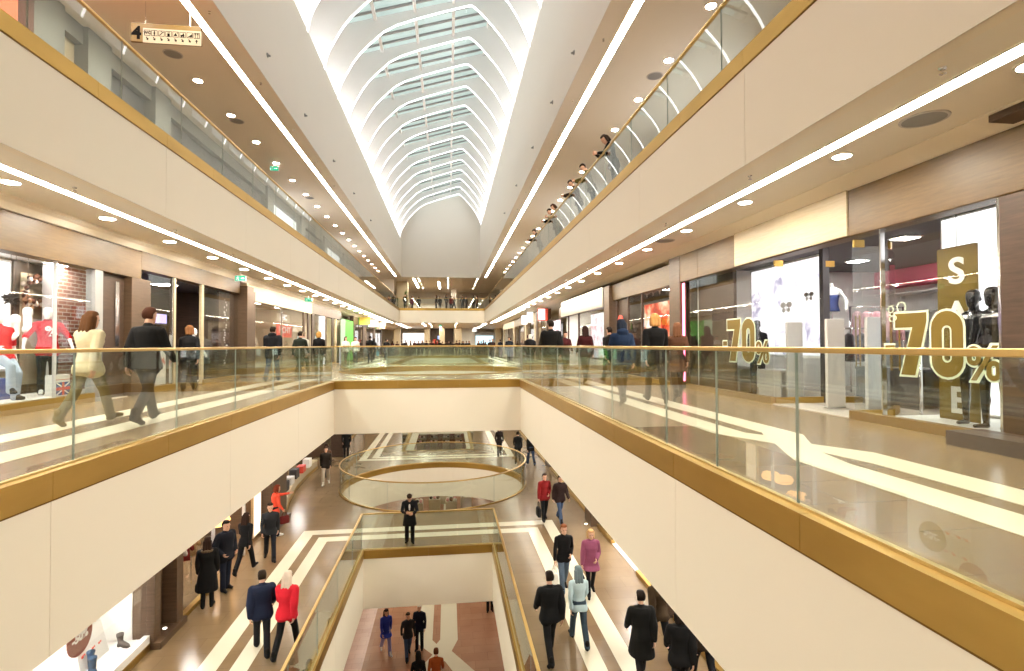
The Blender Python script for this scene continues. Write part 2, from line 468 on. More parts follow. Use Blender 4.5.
WALK = (( 24, 8), (-20, 18))
POSES = {
    'walk': dict(legs=((24, 6), (-16, 22)), arms=((-20, 8, 14, .1), (22, 8, 22, .1)), lean=3, footpitch=(-8, 38)),
    'stride': dict(legs=((-14, 24), (22, 5)), arms=((20, 9, 25, .1), (-18, 9, 12, .1)), lean=4, footpitch=(36, -8)),
    'stand': dict(legs=((2, 2), (-2, 2)), arms=((4, 9, 14, .1), (2, 10, 10, .1))),
    'pocket': dict(legs=((4, 4), (-3, 3)), arms=((-12, 18, 62, .55), (-10, 18, 60, .55)), head=10),
    'rail': dict(legs=((-9, 2), (-5, 0)), arms=((38, 10, 58, .75), (36, 12, 52, .75)), lean=20, head=26),
    'reach': dict(legs=((6, 2), (-8, 8)), arms=((8, 8, 25, .2), (78, 6, 12, .1)), lean=6, footpitch=(0, 8)),
    'carry': dict(legs=((17, 4), (-12, 18)), arms=((6, 11, 6, 0), (-8, 10, 75, .5)), lean=2, footpitch=(-5, 30)),
    'hipmodel': dict(legs=((7, 3), (-4, 2)), arms=((-24, 38, 70, .95), (6, 12, 12, .1)), head=0),
    'lounge': dict(legs=((62, 62), (38, 46)), arms=((36, 16, 30, .2), (-16, 20, 20, .1)), lean=-8, head=4),
    'model': dict(legs=((3, 1), (-3, 1)), arms=((12, 32, 22, .15), (8, 30, 18, .12)), head=2),
}
_pm = {}
def piece(pose, fem, kind, *a):
    k = (pose, fem, kind) + a
    if k not in _pm:
        pk = (pose, fem)
        if pk not in _pm: _pm[pk] = Pose(female=fem, **POSES[pose])
        ps = _pm[pk]
        if kind == 'body': me = make_body(ps, *a)
        elif kind == 'jacket': me = make_top(ps, 0, *a)
        elif kind == 'coat': me = make_top(ps, *a)
        elif kind == 'trousers': me = make_trousers(ps, *a)
        elif kind == 'shoe': me = make_shoe(ps, *a)
        elif kind == 'eye': me = make_eye(ps, *a)
        elif kind == 'hair': me = make_hair(ps, *a)
        me.materials.append(None)
        _pm[k] = me
    return _pm[k]
def pose_of(pose, fem):
    piece(pose, fem, 'eye', 0); return _pm[(pose, fem)]

_cm = {}
def cloth(h):
    if h not in _cm: _cm[h] = pbr('fabric_' + h, rgb(h), .85, var=.14, nscale=9, spec=.2)
    return _cm[h]
SKIN = [pbr('skin_light', (.62, .36, .25), .5, var=.05), pbr('skin_tan', (.50, .27, .17), .5, var=.05)]

def slot(o, m):
    o.material_slots[0].link = 'OBJECT'; o.material_slots[0].material = m

def child(name, me, m, par):
    o = bpy.data.objects.new(name, me); COL.objects.link(o); o.parent = par; slot(o, m); return o

def person(label, x, y, z, rz, pose='walk', top='1a1a1c', legs='22262e', hair='short', hairc='241a12', fem=False, coat=0, puff=.0, shoes='161414', h=1.75, group=None, hood=False, skin=0, wide=0., kind='person', cat='person', mat=None, sleeves=True, clothed=(1, 1, 1)):
    me = piece(pose, fem, 'body', 1) if all(clothed) and sleeves else piece(pose, fem, 'body')
    o = bpy.data.objects.new(kind, me); COL.objects.link(o); slot(o, mat or SKIN[skin]); tag(o, label, cat, group)
    o.location = (x, y, z); o.rotation_euler = (0, 0, math.radians(rz)); s = h / 1.75; o.scale = (s, s, s)
    if clothed[0]:
        if coat: child('coat', piece(pose, fem, 'coat', coat, puff, hood, sleeves), cloth(top), o)
        else: child('jacket' if sleeves else 't_shirt', piece(pose, fem, 'jacket', puff, hood, sleeves), cloth(top), o)
    if clothed[1]: child('trousers', piece(pose, fem, 'trousers', wide), cloth(legs), o)
    if clothed[2]:
        for i in (0, 1): child('shoe', piece(pose, fem, 'shoe', i), cloth(shoes), o)
    if mat is None:
        for i in (0, 1): child('eye', piece(pose, fem, 'eye', i), M['black'], o)
    if hair: child('hair', piece(pose, fem, 'hair', hair), cloth(hairc), o)
    return o

def hand_at(o, pose, fem, i):
    """world position of the closed fingers of hand I of a placed figure"""
    ps = pose_of(pose, fem); p = ps.wr[i] + ps.hd[i] * .11
    s = o.scale.x; c, sn = math.cos(o.rotation_euler.z), math.sin(o.rotation_euler.z)
    return Vector((o.location.x + s * (p.x * c - p.y * sn), o.location.y + s * (p.x * sn + p.y * c), o.location.z + s * p.z))

def bag(o, pose, fem, i, label, m, w=.30, h=.34, d=.12, strap=.16, name='shopping_bag', cat='bag'):
    p = hand_at(o, pose, fem, i) - Vector((0, 0, .02))
    t = thing(name, label, cat, (p.x, p.y, p.z - strap - h))
    t.rotation_euler = (0, 0, o.rotation_euler.z + PI / 2)
    b = MB(); b.loft([[(sx * w / 2 * k, sy * d / 2 * k2, z) for sx, sy in ((-1, -1), (1, -1), (1, 1), (-1, 1))] for z, k, k2 in ((0, .94, .9), (h * .3, 1.02, 1.1), (h * .8, 1, 1), (h, .92, .6))])
    obj('bag_body', b, m, t, bevel=.012, local=True)
    for sy in (-1, 1):
        hmb = MB(); pts = [Vector((w * .28 * math.cos(a), sy * d * .2 * (1 - .9 * math.sin(a)), h - .01 + (strap + .03) * math.sin(a))) for a in [PI * q / 8 for q in range(9)]]
        for a, c in zip(pts, pts[1:]): hmb.cap(a, .007, c, .007, 6)
        obj('bag_handle', hmb, m, t, local=True)
    return t

# ------------------------------------------------------------------ the building (x across, y along the hall, z up; walkway of the camera at z = 0)
LV = {1: -10.8, 2: -5.4, 3: 0.0, 4: 5.4, 5: 10.8}
NEAR, FAR = -5.0, 84.0
XL, XR = -14.0, 13.0
V3 = (-3.73, 2.454, -.35, 17.74)          # the voids: x0, x1, y0, y1
V2 = (-2.71, 1.44, 4.0, 17.25)
W3 = (-3.73, 2.454, 33.2, 58.0)
W2 = (-2.76, 1.46, 33.2, 50.0)
V4 = (-5.54, 4.20, -.35, 60.2)
V5 = (-5.37, 3.74, -1.2, 61.5)
RING = (-.64, 25.25, 4.24)

def hole_plate(mb, rects, rings, z0, z1, mi=0):
    """plates for RECTS (x0,x1,y0,y1); each ring (x0,x1,y0,y1,cx,cy,R) is a rectangle with a round opening"""
    for r in rects: mb.box(*r, z0, z1, mi)
    for x0, x1, y0, y1, cx, cy, R in rings:
        ang = sorted({2 * PI * k / 96 for k in range(96)} | {math.atan2(y - cy, x - cx) % (2 * PI) for x in (x0, x1) for y in (y0, y1)})
        inn, outp = [], []
        for t in ang:
            c, s = math.cos(t), math.sin(t)
            k = min((((x1 if c > 0 else x0) - cx) / c) if abs(c) > 1e-9 else 1e9, (((y1 if s > 0 else y0) - cy) / s) if abs(s) > 1e-9 else 1e9)
            inn.append((cx + c * R, cy + s * R)); outp.append((cx + c * k, cy + s * k))
        n = len(ang); vs = []
        for z in (z0, z1): vs += [(a, b, z) for a, b in inn] + [(a, b, z) for a, b in outp]
        fs = []
        for i in range(n):
            j = (i + 1) % n
            fs += [(2 * n + i, 2 * n + j, 3 * n + j, 3 * n + i), (i, n + i, n + j, j), (i, j, 2 * n + j, 2 * n + i)]
        mb.add(vs, fs, mi)

def split(v, w, ring=None):
    """rectangles of a floor with voids V and W and, between them, a band with the round opening"""
    R = [(XL, v[0], NEAR, v[3]), (v[1], XR, NEAR, v[3]), (v[0], v[1], NEAR, v[2])]
    if w is None: return R + [(XL, XR, v[3], FAR)], []
    R += [(XL, w[0], w[2], w[3]), (w[1], XR, w[2], w[3]), (XL, XR, w[3], FAR)]
    b = (-6.0, 5.0)
    R += [(XL, b[0], v[3], w[2]), (b[1], XR, v[3], w[2])]
    return R, [(b[0], b[1], v[3], w[2]) + RING]

for nm, v, w, z, m in (('floor_upper', V4, None, LV[4], 'tile'), ('floor_middle', V3, W3, LV[3], 'tile'), ('floor_lower', V2, W2, LV[2], 'tile')):
    r, g = split(v, w); mb = MB(); hole_plate(mb, r, g, z - .12, z)
    f = struct(nm, mb, m)
    if nm == 'floor_middle':
        q = MB(); t = .004
        for x0, x1 in ((-6.0, -5.5), (-5.03, -4.55)): q.box(x0, x1, NEAR, 19.2, 0, t)
        # the inlay on the sale-shop side: two stripes that cross over near the bend
        for x0, x1 in ((3.54, 3.97), (4.21, 4.64)):
            q.box(x0, x1, NEAR, 4.75, 0, t); q.box(x0, x1, 6.6, 19.2, 0, t)
        q.prism([(3.54, 4.75), (3.97, 4.75), (4.09, 5.30), (4.21, 4.75), (4.64, 4.75), (4.64, 5.20), (4.30, 5.75), (4.64, 6.35), (4.64, 6.6), (4.21, 6.6), (4.11, 6.40), (3.97, 6.6), (3.54, 6.6), (3.90, 5.85), (3.54, 5.0)], 0, t)
        for y0, y1 in ((30.4, 30.8), (31.2, 31.6)): q.box(-6.0, 4.64, y0, y1, 0, t)
        for x0, x1 in ((-6.0, -5.6), (-5.03, -4.6), (3.54, 3.97), (4.21, 4.64)): q.box(x0, x1, 31.6, 60, 0, t)
        struct('floor_inlay', q, 'inlay', f)
    if nm == 'floor_lower':
        q = MB(); zz, t = LV[2], LV[2] + .004
        for (x0, x1, ya, yb) in ((-5.09, -4.69, NEAR, 19.37), (-4.42, -4.06, NEAR, 18.66), (2.80, 3.20, NEAR, 18.66), (3.48, 3.87, NEAR, 19.37),
                                 (-5.09, -4.69, 30.62, 56), (-4.42, -4.06, 31.22, 56), (2.80, 3.20, 31.22, 56), (3.48, 3.87, 30.62, 56)): q.box(x0, x1, ya, yb, zz, t)
        for (x0, x1, ya, yb) in ((-4.69, 3.48, 18.95, 19.37), (-4.06, 2.80, 18.25, 18.66), (-4.69, 3.48, 30.62, 31.0), (-4.06, 2.80, 31.22, 31.58)): q.box(x0, x1, ya, yb, zz, t)
        struct('floor_inlay', q, 'inlay', f)
mb = B(XL, XR, NEAR, FAR, LV[1] - .15, LV[1]); f1 = struct('floor_ground', mb, 'tile_low')
q = MB(); a, t = LV[1], LV[1] + .004
q.box(-1.29, -.65, 21.6, 60, a, t); q.box(-.34, .37, 21.6, 60, a, t)
q.prism([(-1.29, 21.6), (-1.29, 21.5), (-.62, 20.6), (-1.3, 19.3), (-1.3, 8), (-.66, 8), (-.66, 19.0), (-.15, 20.15), (.36, 19.0), (.36, 8), (1.0, 8), (1.0, 19.3), (.12, 20.75), (.37, 21.5), (.37, 21.6), (-.34, 21.6), (-.48, 21.3), (-.65, 21.6)], a, t)
struct('floor_inlay', q, 'inlay', f1)
struct('floor_inlay', B(-9, -3.2, 8, 60, a, t), 'tile_pale', f1)

# ceilings
def ceiling(nm, v, w, z, ledges=()):
    e = lambda q: None if q is None else (q[0] - .06, q[1] + .06, q[2] - .06, q[3] + .06)
    r, g = split(e(v), e(w)); mb = MB(); hole_plate(mb, r, [q[:6] + (q[6] + .06,) for q in g], z, z + .1); return struct(nm, mb, 'soffit')
ceiling('ceiling_upper', V5, None, 9.15)
ceiling('ceiling_middle', V4, None, 3.75)
ceiling('ceiling_lower', V3, W3, -1.72)
ceiling('ceiling_ground', V2, W2, -7.24)
# sloped bulkheads between the ceiling and the shop fronts
for nm, poly in (('trim_bulkhead_left', [(-7.30, 3.75), (-7.30, 3.70), (-7.42, 3.655), (-7.55, 3.56), (-9, 3.56), (-9, 3.75)]),
                 ('trim_bulkhead_right', [(5.95, 3.75), (5.95, 3.74), (6.36, 3.64), (8, 3.64), (8, 3.75)])):
    struct(nm, MB().prism([(p[0], p[1]) for p in poly], NEAR, FAR, axis='y'), 'cream')

# fascias of the voids: cream panels under a brass band
def fascia(tag_, v, top, bot, near=False, mat='cream', far=True, step=4.1, y0=None):
    bot -= .006
    x0, x1, ya, yb = v
    runs = [('left', x0, -1), ('right', x1, 1)]
    for nm, x, s in runs:
        p = MB(); p.box(x + s * .012, x + s * .16, ya, yb, bot, top - .02)
        y = yb
        while y > ya:
            y2 = max(ya, y - step); p.box(x, x + s * .02, y2 + .004, y - .004, bot, top - .25); y = y2
        struct('wall_void_%s_%s' % (tag_, nm), p, mat)
        b = MB(); y = yb
        while y > ya:
            y2 = max(ya, y - step / 2); b.box(x - s * .015, x + s * .16, y2 + .003, y - .003, top - .25, top + .012); y = y2
        o = struct('trim_brass_band_%s_%s' % (tag_, nm), b, 'brass')
        struct('trim_dark_line', B(x - s * .006, x + s * .1, ya, yb, top - .268, top - .25), 'brass_dk', o)  # thin darker strip under the brass band
    for nm, y, s in ((('far', yb, 1),) + ((('near', ya, -1),) if near else ())):
        struct('wall_void_%s_%s' % (tag_, nm), B(x0 - .1, x1 + .1, y, y + s * .16, bot, top - .24), mat)
        b = MB(); n = max(1, round((x1 - x0) / 2.05))
        for k in range(n): b.box(x0 + (x1 - x0) * k / n + .002, x0 + (x1 - x0) * (k + 1) / n - .002, y - s * .015, y + s * .16, top - .25, top + .012)
        struct('trim_brass_band_%s_%s' % (tag_, nm), b, 'brass')
fascia('upper', V4, LV[4], 3.75, True)
fascia('middle', V3, LV[3], -1.72, True)
fascia('lower', V2, LV[2], -7.24, True)
fascia('middle_court', W3, LV[3], -1.72, True)
fascia('lower_court', W2, LV[2], -7.24, True)
for nm, z, bot in (('middle', LV[3], -1.72), ('lower', LV[2], -7.24)):
    cx, cy, R = RING
    struct('wall_round_opening_' + nm, MB().lathe([(R, bot), (R, z - .24), (R + .15, z - .24), (R + .15, bot), (R, bot)], (cx, cy, 0), 96, cap=False), 'cream', smooth=False)
    struct('trim_round_brass_band_' + nm, MB().lathe([(R - .015, z - .25), (R - .015, z + .012), (R + .14, z + .012), (R + .14, z - .25), (R - .015, z - .25)], (cx, cy, 0), 96, cap=False), 'brass')

# upper hall walls, skylight
struct('wall_skylight_left', MB().box(V5[0] - .5, V5[0], V5[2], V5[3], 9.144, 13.35).box(-6.3, -6.1, V5[2], V5[3], 9.2, 16.7).box(-6.2, V5[0] - .05, V5[2], V5[3], 13.25, 13.35), 'upper')
struct('wall_skylight_right', MB().box(V5[1], V5[1] + .5, V5[2], V5[3], 9.144, 14.85).box(4.5, 4.7, V5[2], V5[3], 9.2, 19.9).box(V5[1] + .05, 4.6, V5[2], V5[3], 14.75, 14.85), 'upper')
endp = [(-6.2, 9.14), (4.6, 9.14), (4.6, 19.84), (-6.2, 16.65)]
struct('wall_skylight_far', MB().prism(endp, V5[3], V5[3] + .3, axis='y'), 'upper')
struct('wall_skylight_near', MB().prism(endp, V5[2] - .3, V5[2], axis='y'), 'upper')
LOW = [(-5.35, 13.28), (-5.24, 13.85), (-5.10, 14.2), (-4.93, 14.52), (-4.62, 15.1), (-4.25, 15.62), (-3.85, 16.05), (-3.2, 16.7), (-2.55, 17.1), (-1.5, 17.52), (-.5, 17.86), (.4, 18.16),
       (1.05, 18.36), (1.22, 18.38), (1.38, 18.28), (1.75, 17.97), (2.28, 17.40), (2.82, 16.75), (3.2, 16.15), (3.45, 15.65), (3.65, 15.2), (3.76, 14.86)]
gz = lambda x: 18.46 + .297 * x
ribpoly = LOW + [(4.5, 14.86), (4.5, gz(4.5) - .02), (-6.1, gz(-6.1) - .02), (-6.1, 13.36)]
YR = [26.1 + 2.76 * k for k in range(-9, 13)]
for y in YR:
    if not V5[2] < y < V5[3] - .2: continue
    r = MB().prism(ribpoly, y - .07, y + .07, axis='y')
    e = MB()                                        # the wider lip along the lower edge
    for (a, b), (c, d) in zip(LOW, LOW[1:]):
        dx, dz = c - a, d - b; L = math.hypot(dx, dz); nx, nz = -dz / L * .05, dx / L * .05
        e.prism([(a, b), (c, d), (c + nx, d + nz), (a + nx, b + nz)], y - .09, y + .09, axis='y')
    o = struct('roof_beam', r, 'rib'); struct('beam_lip', e, 'rib', o)
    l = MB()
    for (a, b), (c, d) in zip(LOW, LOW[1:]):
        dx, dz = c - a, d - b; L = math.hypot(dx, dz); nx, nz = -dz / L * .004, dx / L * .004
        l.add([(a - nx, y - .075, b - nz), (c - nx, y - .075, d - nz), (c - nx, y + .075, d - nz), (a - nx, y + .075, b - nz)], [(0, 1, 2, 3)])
    struct('beam_added_glow', l, 'rib_glow', o)  # glowing skin added to the lip; brightens ribs and hall, no lamp there
for i, y in enumerate(YR[:-1]):
    y0, y1 = max(y, V5[2]), min(YR[i + 1], V5[3])
    if y1 - y0 < .5: continue
    # glass bay with white long beams and dark cross bars
    g = MB(); X = (-6.1, 4.5)
    g.face([(X[0], y0, gz(X[0])), (X[1], y0, gz(X[1])), (X[1], y1, gz(X[1])), (X[0], y1, gz(X[0]))])
    o = struct('window_%d' % (i + 1), g, 'skyglass')
    w = MB()
    for x in (-5.45, -3.55, -1.62, .30, 2.22, 3.6):
        w.prism([(x - .075, gz(x) - .20), (x + .075, gz(x) - .20), (x + .075, gz(x) - .01), (x - .075, gz(x) - .01)], y0, y1, axis='y')
    struct('window_mullion', w, 'rib', o)
    d = MB()
    for k in (.22, .5, .78):
        yy = y0 + (y1 - y0) * k
        vs = []
        for x in (-6.1, 4.5):
            for dy, dz in ((-.06, -.09), (.06, -.09), (.06, .0), (-.06, .0)): vs.append((x, yy + dy, gz(x) + dz - .012))
        d.add(vs, [(0, 1, 5, 4), (1, 2, 6, 5), (2, 3, 7, 6), (3, 0, 4, 7)])
    struct('window_bar', d, 'grey', o)
    # solid roof strips beside the glass
for nm, xa, xb in (('ceiling_skylight_left', -6.3, -5.0), ('ceiling_skylight_right', 3.75, 4.7)):
    struct(nm, MB().prism([(xa, gz(xa) - .05), (xb, gz(xb) - .05), (xb, gz(xb) + .1), (xa, gz(xa) + .1)], V5[2], V5[3], axis='y'), 'rib')
# lamps on the ledges at the feet of the ribs
for side, x, z in ((-1, -5.72, 13.36), (1, 4.12, 14.86)):
    for i, y in enumerate(YR[:-1]):
        ya, yb = max(y, V5[2]) + .25, min(YR[i + 1], V5[3]) - .25
        if yb - ya < .5: continue
        t = thing('cove_lamp', 'white strip uplight on the ledge between two skylight ribs, ' + ('SALE shop side' if side > 0 else 'brick shop side'), 'lamp', (x, (ya + yb) / 2, z), 'uplights between the skylight ribs')
        obj('housing', MB().box(x - .09, x + .09, ya, yb, z, z + .04), 'white', t)
        obj('tube', MB().box(x - .07, x + .07, ya + .02, yb - .02, z + .042, z + .075), 'cove', t)

# outer walls
struct('wall_left', B(XL - .3, XL, NEAR, FAR, LV[1], 10.8), 'cream')
struct('wall_right', B(XR, XR + .3, NEAR, FAR, LV[1], 10.8), 'cream')
struct('wall_far', B(XL, XR, FAR, FAR + .3, LV[1], 10.8), 'cream')
struct('wall_near', B(XL, XR, NEAR - .3, NEAR, LV[1], 10.8), 'cream')

# ------------------------------------------------------------------ balustrades
def balustrade(label, runs, z, group=None, post0=None):
    """RUNS: straight pieces ((xa,ya),(xb,yb), first joint offset, name) of one handrail"""
    t = thing('glass_balustrade', label, 'railing', (*runs[0][0], z), group)
    hr = MB()
    for a, b, off in runs:
        a, b = Vector((*a, 0)), Vector((*b, 0)); d = (b - a); L = d.length; d /= L; n = Vector((-d.y, d.x, 0))
        hr.add([a - d * .03 + n * s * .032 + Vector((0, 0, z + h)) for s, h in ((-1, 1.135), (1, 1.135), (1, 1.175), (-1, 1.175))] + [b + d * .03 + n * s * .032 + Vector((0, 0, z + h)) for s, h in ((-1, 1.135), (1, 1.135), (1, 1.175), (-1, 1.175))],
               [(0, 1, 2, 3), (7, 6, 5, 4), (0, 4, 5, 1), (1, 5, 6, 2), (2, 6, 7, 3), (3, 7, 4, 0)])
        base = MB(); base.add([p + n * s * .022 + Vector((0, 0, z + h)) for p in (a, b) for s, h in ((-1, .0), (1, .0), (1, .03), (-1, .03))], [(0, 1, 2, 3), (7, 6, 5, 4), (0, 4, 5, 1), (1, 5, 6, 2), (2, 6, 7, 3), (3, 7, 4, 0)])
        obj('base_channel', base, 'pale_brass', t)
        cuts = [0.] + [off + 2.05 * k for k in range(60) if .2 < off + 2.05 * k < L - .2] + [L]
        if post0: cuts = [0.] + [q - a.y for q in post0] + [c_ for c_ in cuts if c_ > post0[-1] - a.y + .5]
        for u, w in zip(cuts, cuts[1:]):
            p, q = a + d * (u + .008), a + d * (w - .008); g = MB(); e = .008
            vs = [c + n * s * .007 + Vector((0, 0, z + h)) for c in (p, q) for s, h in ((-1, .03), (1, .03), (1, 1.145), (-1, 1.145))]
            g.add(vs, [(0, 4, 7, 3), (1, 2, 6, 5), (2, 3, 7, 6), (0, 1, 5, 4)], 0); g.add(vs, [(0, 3, 2, 1), (4, 5, 6, 7)], 1)
            obj('glass_panel', g, ['glass', 'glass_edge'], t)
    obj('handrail', hr, 'rail', t, bevel=.006)
    return t
I = .10
balustrade('tall glass balustrade with brass handrail in front of the SALE shop walkway', [((V3[1] + I, -.3), (V3[1] + I, V3[3] + I), (5.88 + .3) % 2.05)], 0, post0=(1.5, 3.56, 4.72, 5.88))
balustrade('glass balustrade with brass handrail in front of the brick shop walkway', [((V3[0] - I, -.3), (V3[0] - I, V3[3] + I), (5.88 + .3) % 2.05)], 0)
balustrade('glass balustrade across the end of the big opening, before the upper round railing', [((V3[0] - I, V3[3] + I), (V3[1] + I, V3[3] + I), 1.05)], 0)
balustrade('glass balustrade of the top floor below the four-numbered hanging sign', [((V4[0] - .12, -.3), (V4[0] - .12, V4[3] + I), (7.72 + .3) % 2.05)], LV[4])
balustrade('glass balustrade of the top floor where people lean and look down', [((V4[1] + .12, -.3), (V4[1] + .12, V4[3] + I), (7.72 + .3) % 2.05)], LV[4])
balustrade('short glass balustrade of the top floor across the far end of the hall', [((V4[0] - .12, V4[3] + I), (V4[1] + .12, V4[3] + I), 1.)], LV[4])
balustrade('glass balustrade with brass rail that the man in the dark coat leans on', [((V2[0] - .05, V2[3] + .07), (V2[1] + .05, V2[3] + .07), 1.0)], LV[2])
balustrade('brass-railed balustrade of the lowest visible opening, shoe shop side', [((V2[0] - .05, 4), (V2[0] - .05, V2[3] + .07), 1.4)], LV[2])
balustrade('brass-railed balustrade of the lowest visible opening, on the pink coat side', [((V2[1] + .05, 4), (V2[1] + .05, V2[3] + .07), 1.4)], LV[2])
for z, w, n in ((0, W3, 'main walkway'), (LV[2], W2, 'lower floor')):
    for a, b, q in (((w[0] - I, w[2] - I), (w[1] + I, w[2] - I), 'near end'), ((w[0] - I, w[3] + I), (w[1] + I, w[3] + I), 'far end'), ((w[0] - I, w[2]), (w[0] - I, w[3]), 'side facing the green panel'), ((w[1] + I, w[2]), (w[1] + I, w[3]), 'side facing the red sign box')):
        balustrade('glass balustrade beyond the round opening, %s, %s' % (n, q), [(a, b, 1.)], z)
for z, lb in ((0, 'round glass balustrade around the circular opening on the main walkway'), (LV[2], 'round glass balustrade with brass rims around the circular opening one floor down')):
    cx, cy, R = RING; R += .09
    t = thing('round_balustrade', lb, 'railing', (cx, cy, z))
    obj('handrail', MB().lathe([(R - .03, z + 1.135), (R + .03, z + 1.135), (R + .03, z + 1.175), (R - .03, z + 1.175), (R - .03, z + 1.135)], (cx, cy, 0), 96, cap=False), 'rail', t)
    obj('base_channel', MB().lathe([(R - .03, z), (R - .03, z + .04), (R + .03, z + .04), (R + .03, z)], (cx, cy, 0), 96, cap=False), 'rail', t)
    for k in range(12):
        t0, t1 = 2 * PI * k / 12 + .1 + .0012, 2 * PI * (k + 1) / 12 + .1 - .0012; g = MB(); vs = []
        for i in range(9):
            a_ = t0 + (t1 - t0) * i / 8
            for r, h in ((R - .006, .03), (R + .006, .03), (R + .006, 1.145), (R - .006, 1.145)): vs.append((cx + r * math.cos(a_), cy + r * math.sin(a_), z + h))
        for i in range(8):
            b = 4 * i; g.add([], [])
        fs = [tuple(4 * i + q for q in f) for i in range(8) for f in ((0, 4, 7, 3), (1, 2, 6, 5), (2, 3, 7, 6))]
        g.add(vs, fs, 0); g.add(vs, [(0, 3, 2, 1), (32, 33, 34, 35)], 1)
        obj('glass_panel', g, ['glass', 'glass_edge'], t)

# ------------------------------------------------------------------ lighting fixtures
def strip(label, x0, x1, y0, y1, z, mat='led'):
    t = thing('ceiling_linear_light', label, 'light', ((x0 + x1) / 2, y0, z))
    obj('housing', MB().box(x0 - .015, x0, y0, y1, z - .014, z - .001).box(x1, x1 + .015, y0, y1, z - .014, z - .001), 'white', t)
    d = MB(); n = max(1, round((y1 - y0) / 2))
    for k in range(n):
        a, b = y0 + (y1 - y0) * k / n, y0 + (y1 - y0) * (k + 1) / n
        d.face([(x0, a, z - .006), (x0, b, z - .006), (x1, b, z - .006), (x1, a, z - .006)])
    obj('diffuser', d, mat, t)
strip('long glowing light line in the ceiling above the brick shop walkway', -6.35, -6.17, NEAR, 60, 3.75)
strip('long glowing light line in the ceiling above the SALE shop walkway', 4.84, 5.02, NEAR, 60, 3.75)
strip('long glowing light line in the top ceiling beside the hanging sign', -6.10, -5.91, V5[2], 61, 9.15)
strip('long glowing light line in the top ceiling over the leaning people', 4.29, 4.50, V5[2], 61, 9.15)
strip('unseen light line under the lower ceiling on the shoe shop side', -4.6, -4.4, NEAR, 58, -1.72, 'led_low')  # out of view, put in to light the lower floor
strip('unseen light line under the lower ceiling on the pink coat side', 3.9, 4.1, NEAR, 58, -1.72, 'led_low')
strip('unseen fill light added over the ground floor, shoe shop side', -4.4, -4.2, 4, 74, -7.24, 'ground_fill')  # both ground strips are added, hidden behind the fascias, to brighten that floor
strip('unseen fill light added over the ground floor, pink coat side', 3.2, 3.4, 4, 74, -7.24, 'ground_fill')

def downlight(x, y, z, label, group, r=.095):
    t = thing('recessed_downlight', label, 'light', (x, y, z), group)
    obj('trim_ring', MB().lathe([(r + .025, z), (r + .022, z - .012), (r, z - .014), (r, z)], (x, y, 0), 16, cap=False), 'white', t)
    obj('lens', MB().lathe([(r, z - .009), (.001, z - .009)], (x, y, 0), 12, cap=False), 'lens' if z > 0 else 'lens_low', t)
def row(x, z, ys, label, group, r=.095):
    for y in ys: downlight(x, y, z, label, group, r)
row(-6.74, 3.75, [1.89 + 2.335 * k for k in range(25)], 'round recessed downlight in the row over the brick shop walkway', 'downlights over the brick shop walkway', .13)
row(5.31, 3.75, [1.78 + 2.32 * k for k in range(25)], 'round recessed downlight in the row over the SALE shop walkway', 'downlights over the SALE shop walkway', .11)
row(-7.43, 9.15, [6.95 + 2.38 * k for k in range(22)], 'round recessed downlight in the top ceiling on the hanging sign side', 'downlights of the top ceiling, hanging sign side', .12)
row(6.14, 9.15, [6.7 + 2.36 * k for k in range(22)], 'round recessed downlight in the top ceiling above the leaning people', 'downlights of the top ceiling, leaning people side', .12)
for x in (-5.6, 4.75): row(x, -1.72, [7 + 3.2 * k for k in range(14)], 'unseen round downlight under the lower ceiling', 'unseen downlights of the lower ceiling', .11)  # also out of view, here to light the lower floor
for x in (-3.5, 0, 3.5): row(x, 9.15, [62.6, 65.4, 69, 73], 'small round downlight in the top ceiling at the far end of the hall', 'downlights at the far end of the top floor', .07)
for x in (-5.5, -2.2, 1, 4.2): row(x, 3.75, [62.5, 65.5, 69, 73, 76], 'small round downlight in the middle ceiling at the far end of the hall', 'downlights at the far end of the main walkway', .1)
for x, y, z, lb in ((5.37, 5.25, 3.75, 'large round grille in the ceiling near the SALE shop'), (-7.43, 15.04, 9.15, 'round ceiling loudspeaker grille just behind the hanging sign'),
                    (-7.41, 19.31, 9.15, 'smaller round loudspeaker grille further behind the hanging sign'), (6.09, 14.64, 9.15, 'round loudspeaker grille beside the downlights above the leaning people'), (5.3, 12.2, 3.75, 'round grille in the ceiling before the wooden pilaster, SALE shop side'),
                    (-7.4, 29.0, 9.15, 'round loudspeaker grille far along the top ceiling, hanging sign side')):
    r = .24
    t = thing('ceiling_speaker', lb, 'speaker', (x, y, z))
    obj('bezel', MB().lathe([(r, z), (r - .005, z - .012), (r - .03, z - .014), (r - .03, z)], (x, y, 0), 28, cap=False), 'greyL', t)
    g = MB(); g.lathe([(r - .03, z - .008), (.001, z - .008)], (x, y, 0), 28, cap=False)
    for q in (.05, .10, .15, .19): g.lathe([(q + .004, z - .011), (q - .004, z - .011)], (x, y, 0), 28, cap=False)
    obj('grille', g, 'grey', t)
def sprinkler(x, y, z, lb, gr):
    t = MB(); t.lathe([(.035, 0), (.03, -.012), (.012, -.014), (.012, -.05), (.03, -.052), (.03, -.056), (.001, -.058)], (0, 0, 0), 10, cap=False)
    o = solo('ceiling_sprinkler', t, 'chrome', lb, 'sprinkler', gr); o.location = (x, y, z)
for k in range(12): sprinkler(-5.62, 9.6 + 3.4 * k, 9.15, 'tiny sprinkler head in the top ceiling by the light line, hanging sign side', 'sprinklers of the top ceiling, hanging sign side')
for k in range(12): sprinkler(4.02, 9.6 + 3.4 * k, 9.15, 'tiny sprinkler head in the top ceiling by the light line, leaning people side', 'sprinklers of the top ceiling, leaning people side')
for k in range(8): sprinkler(4.55, 4.25 + 3.1 * k, 3.75, 'tiny sprinkler head in the ceiling over the SALE shop walkway', 'sprinklers over the SALE shop walkway')
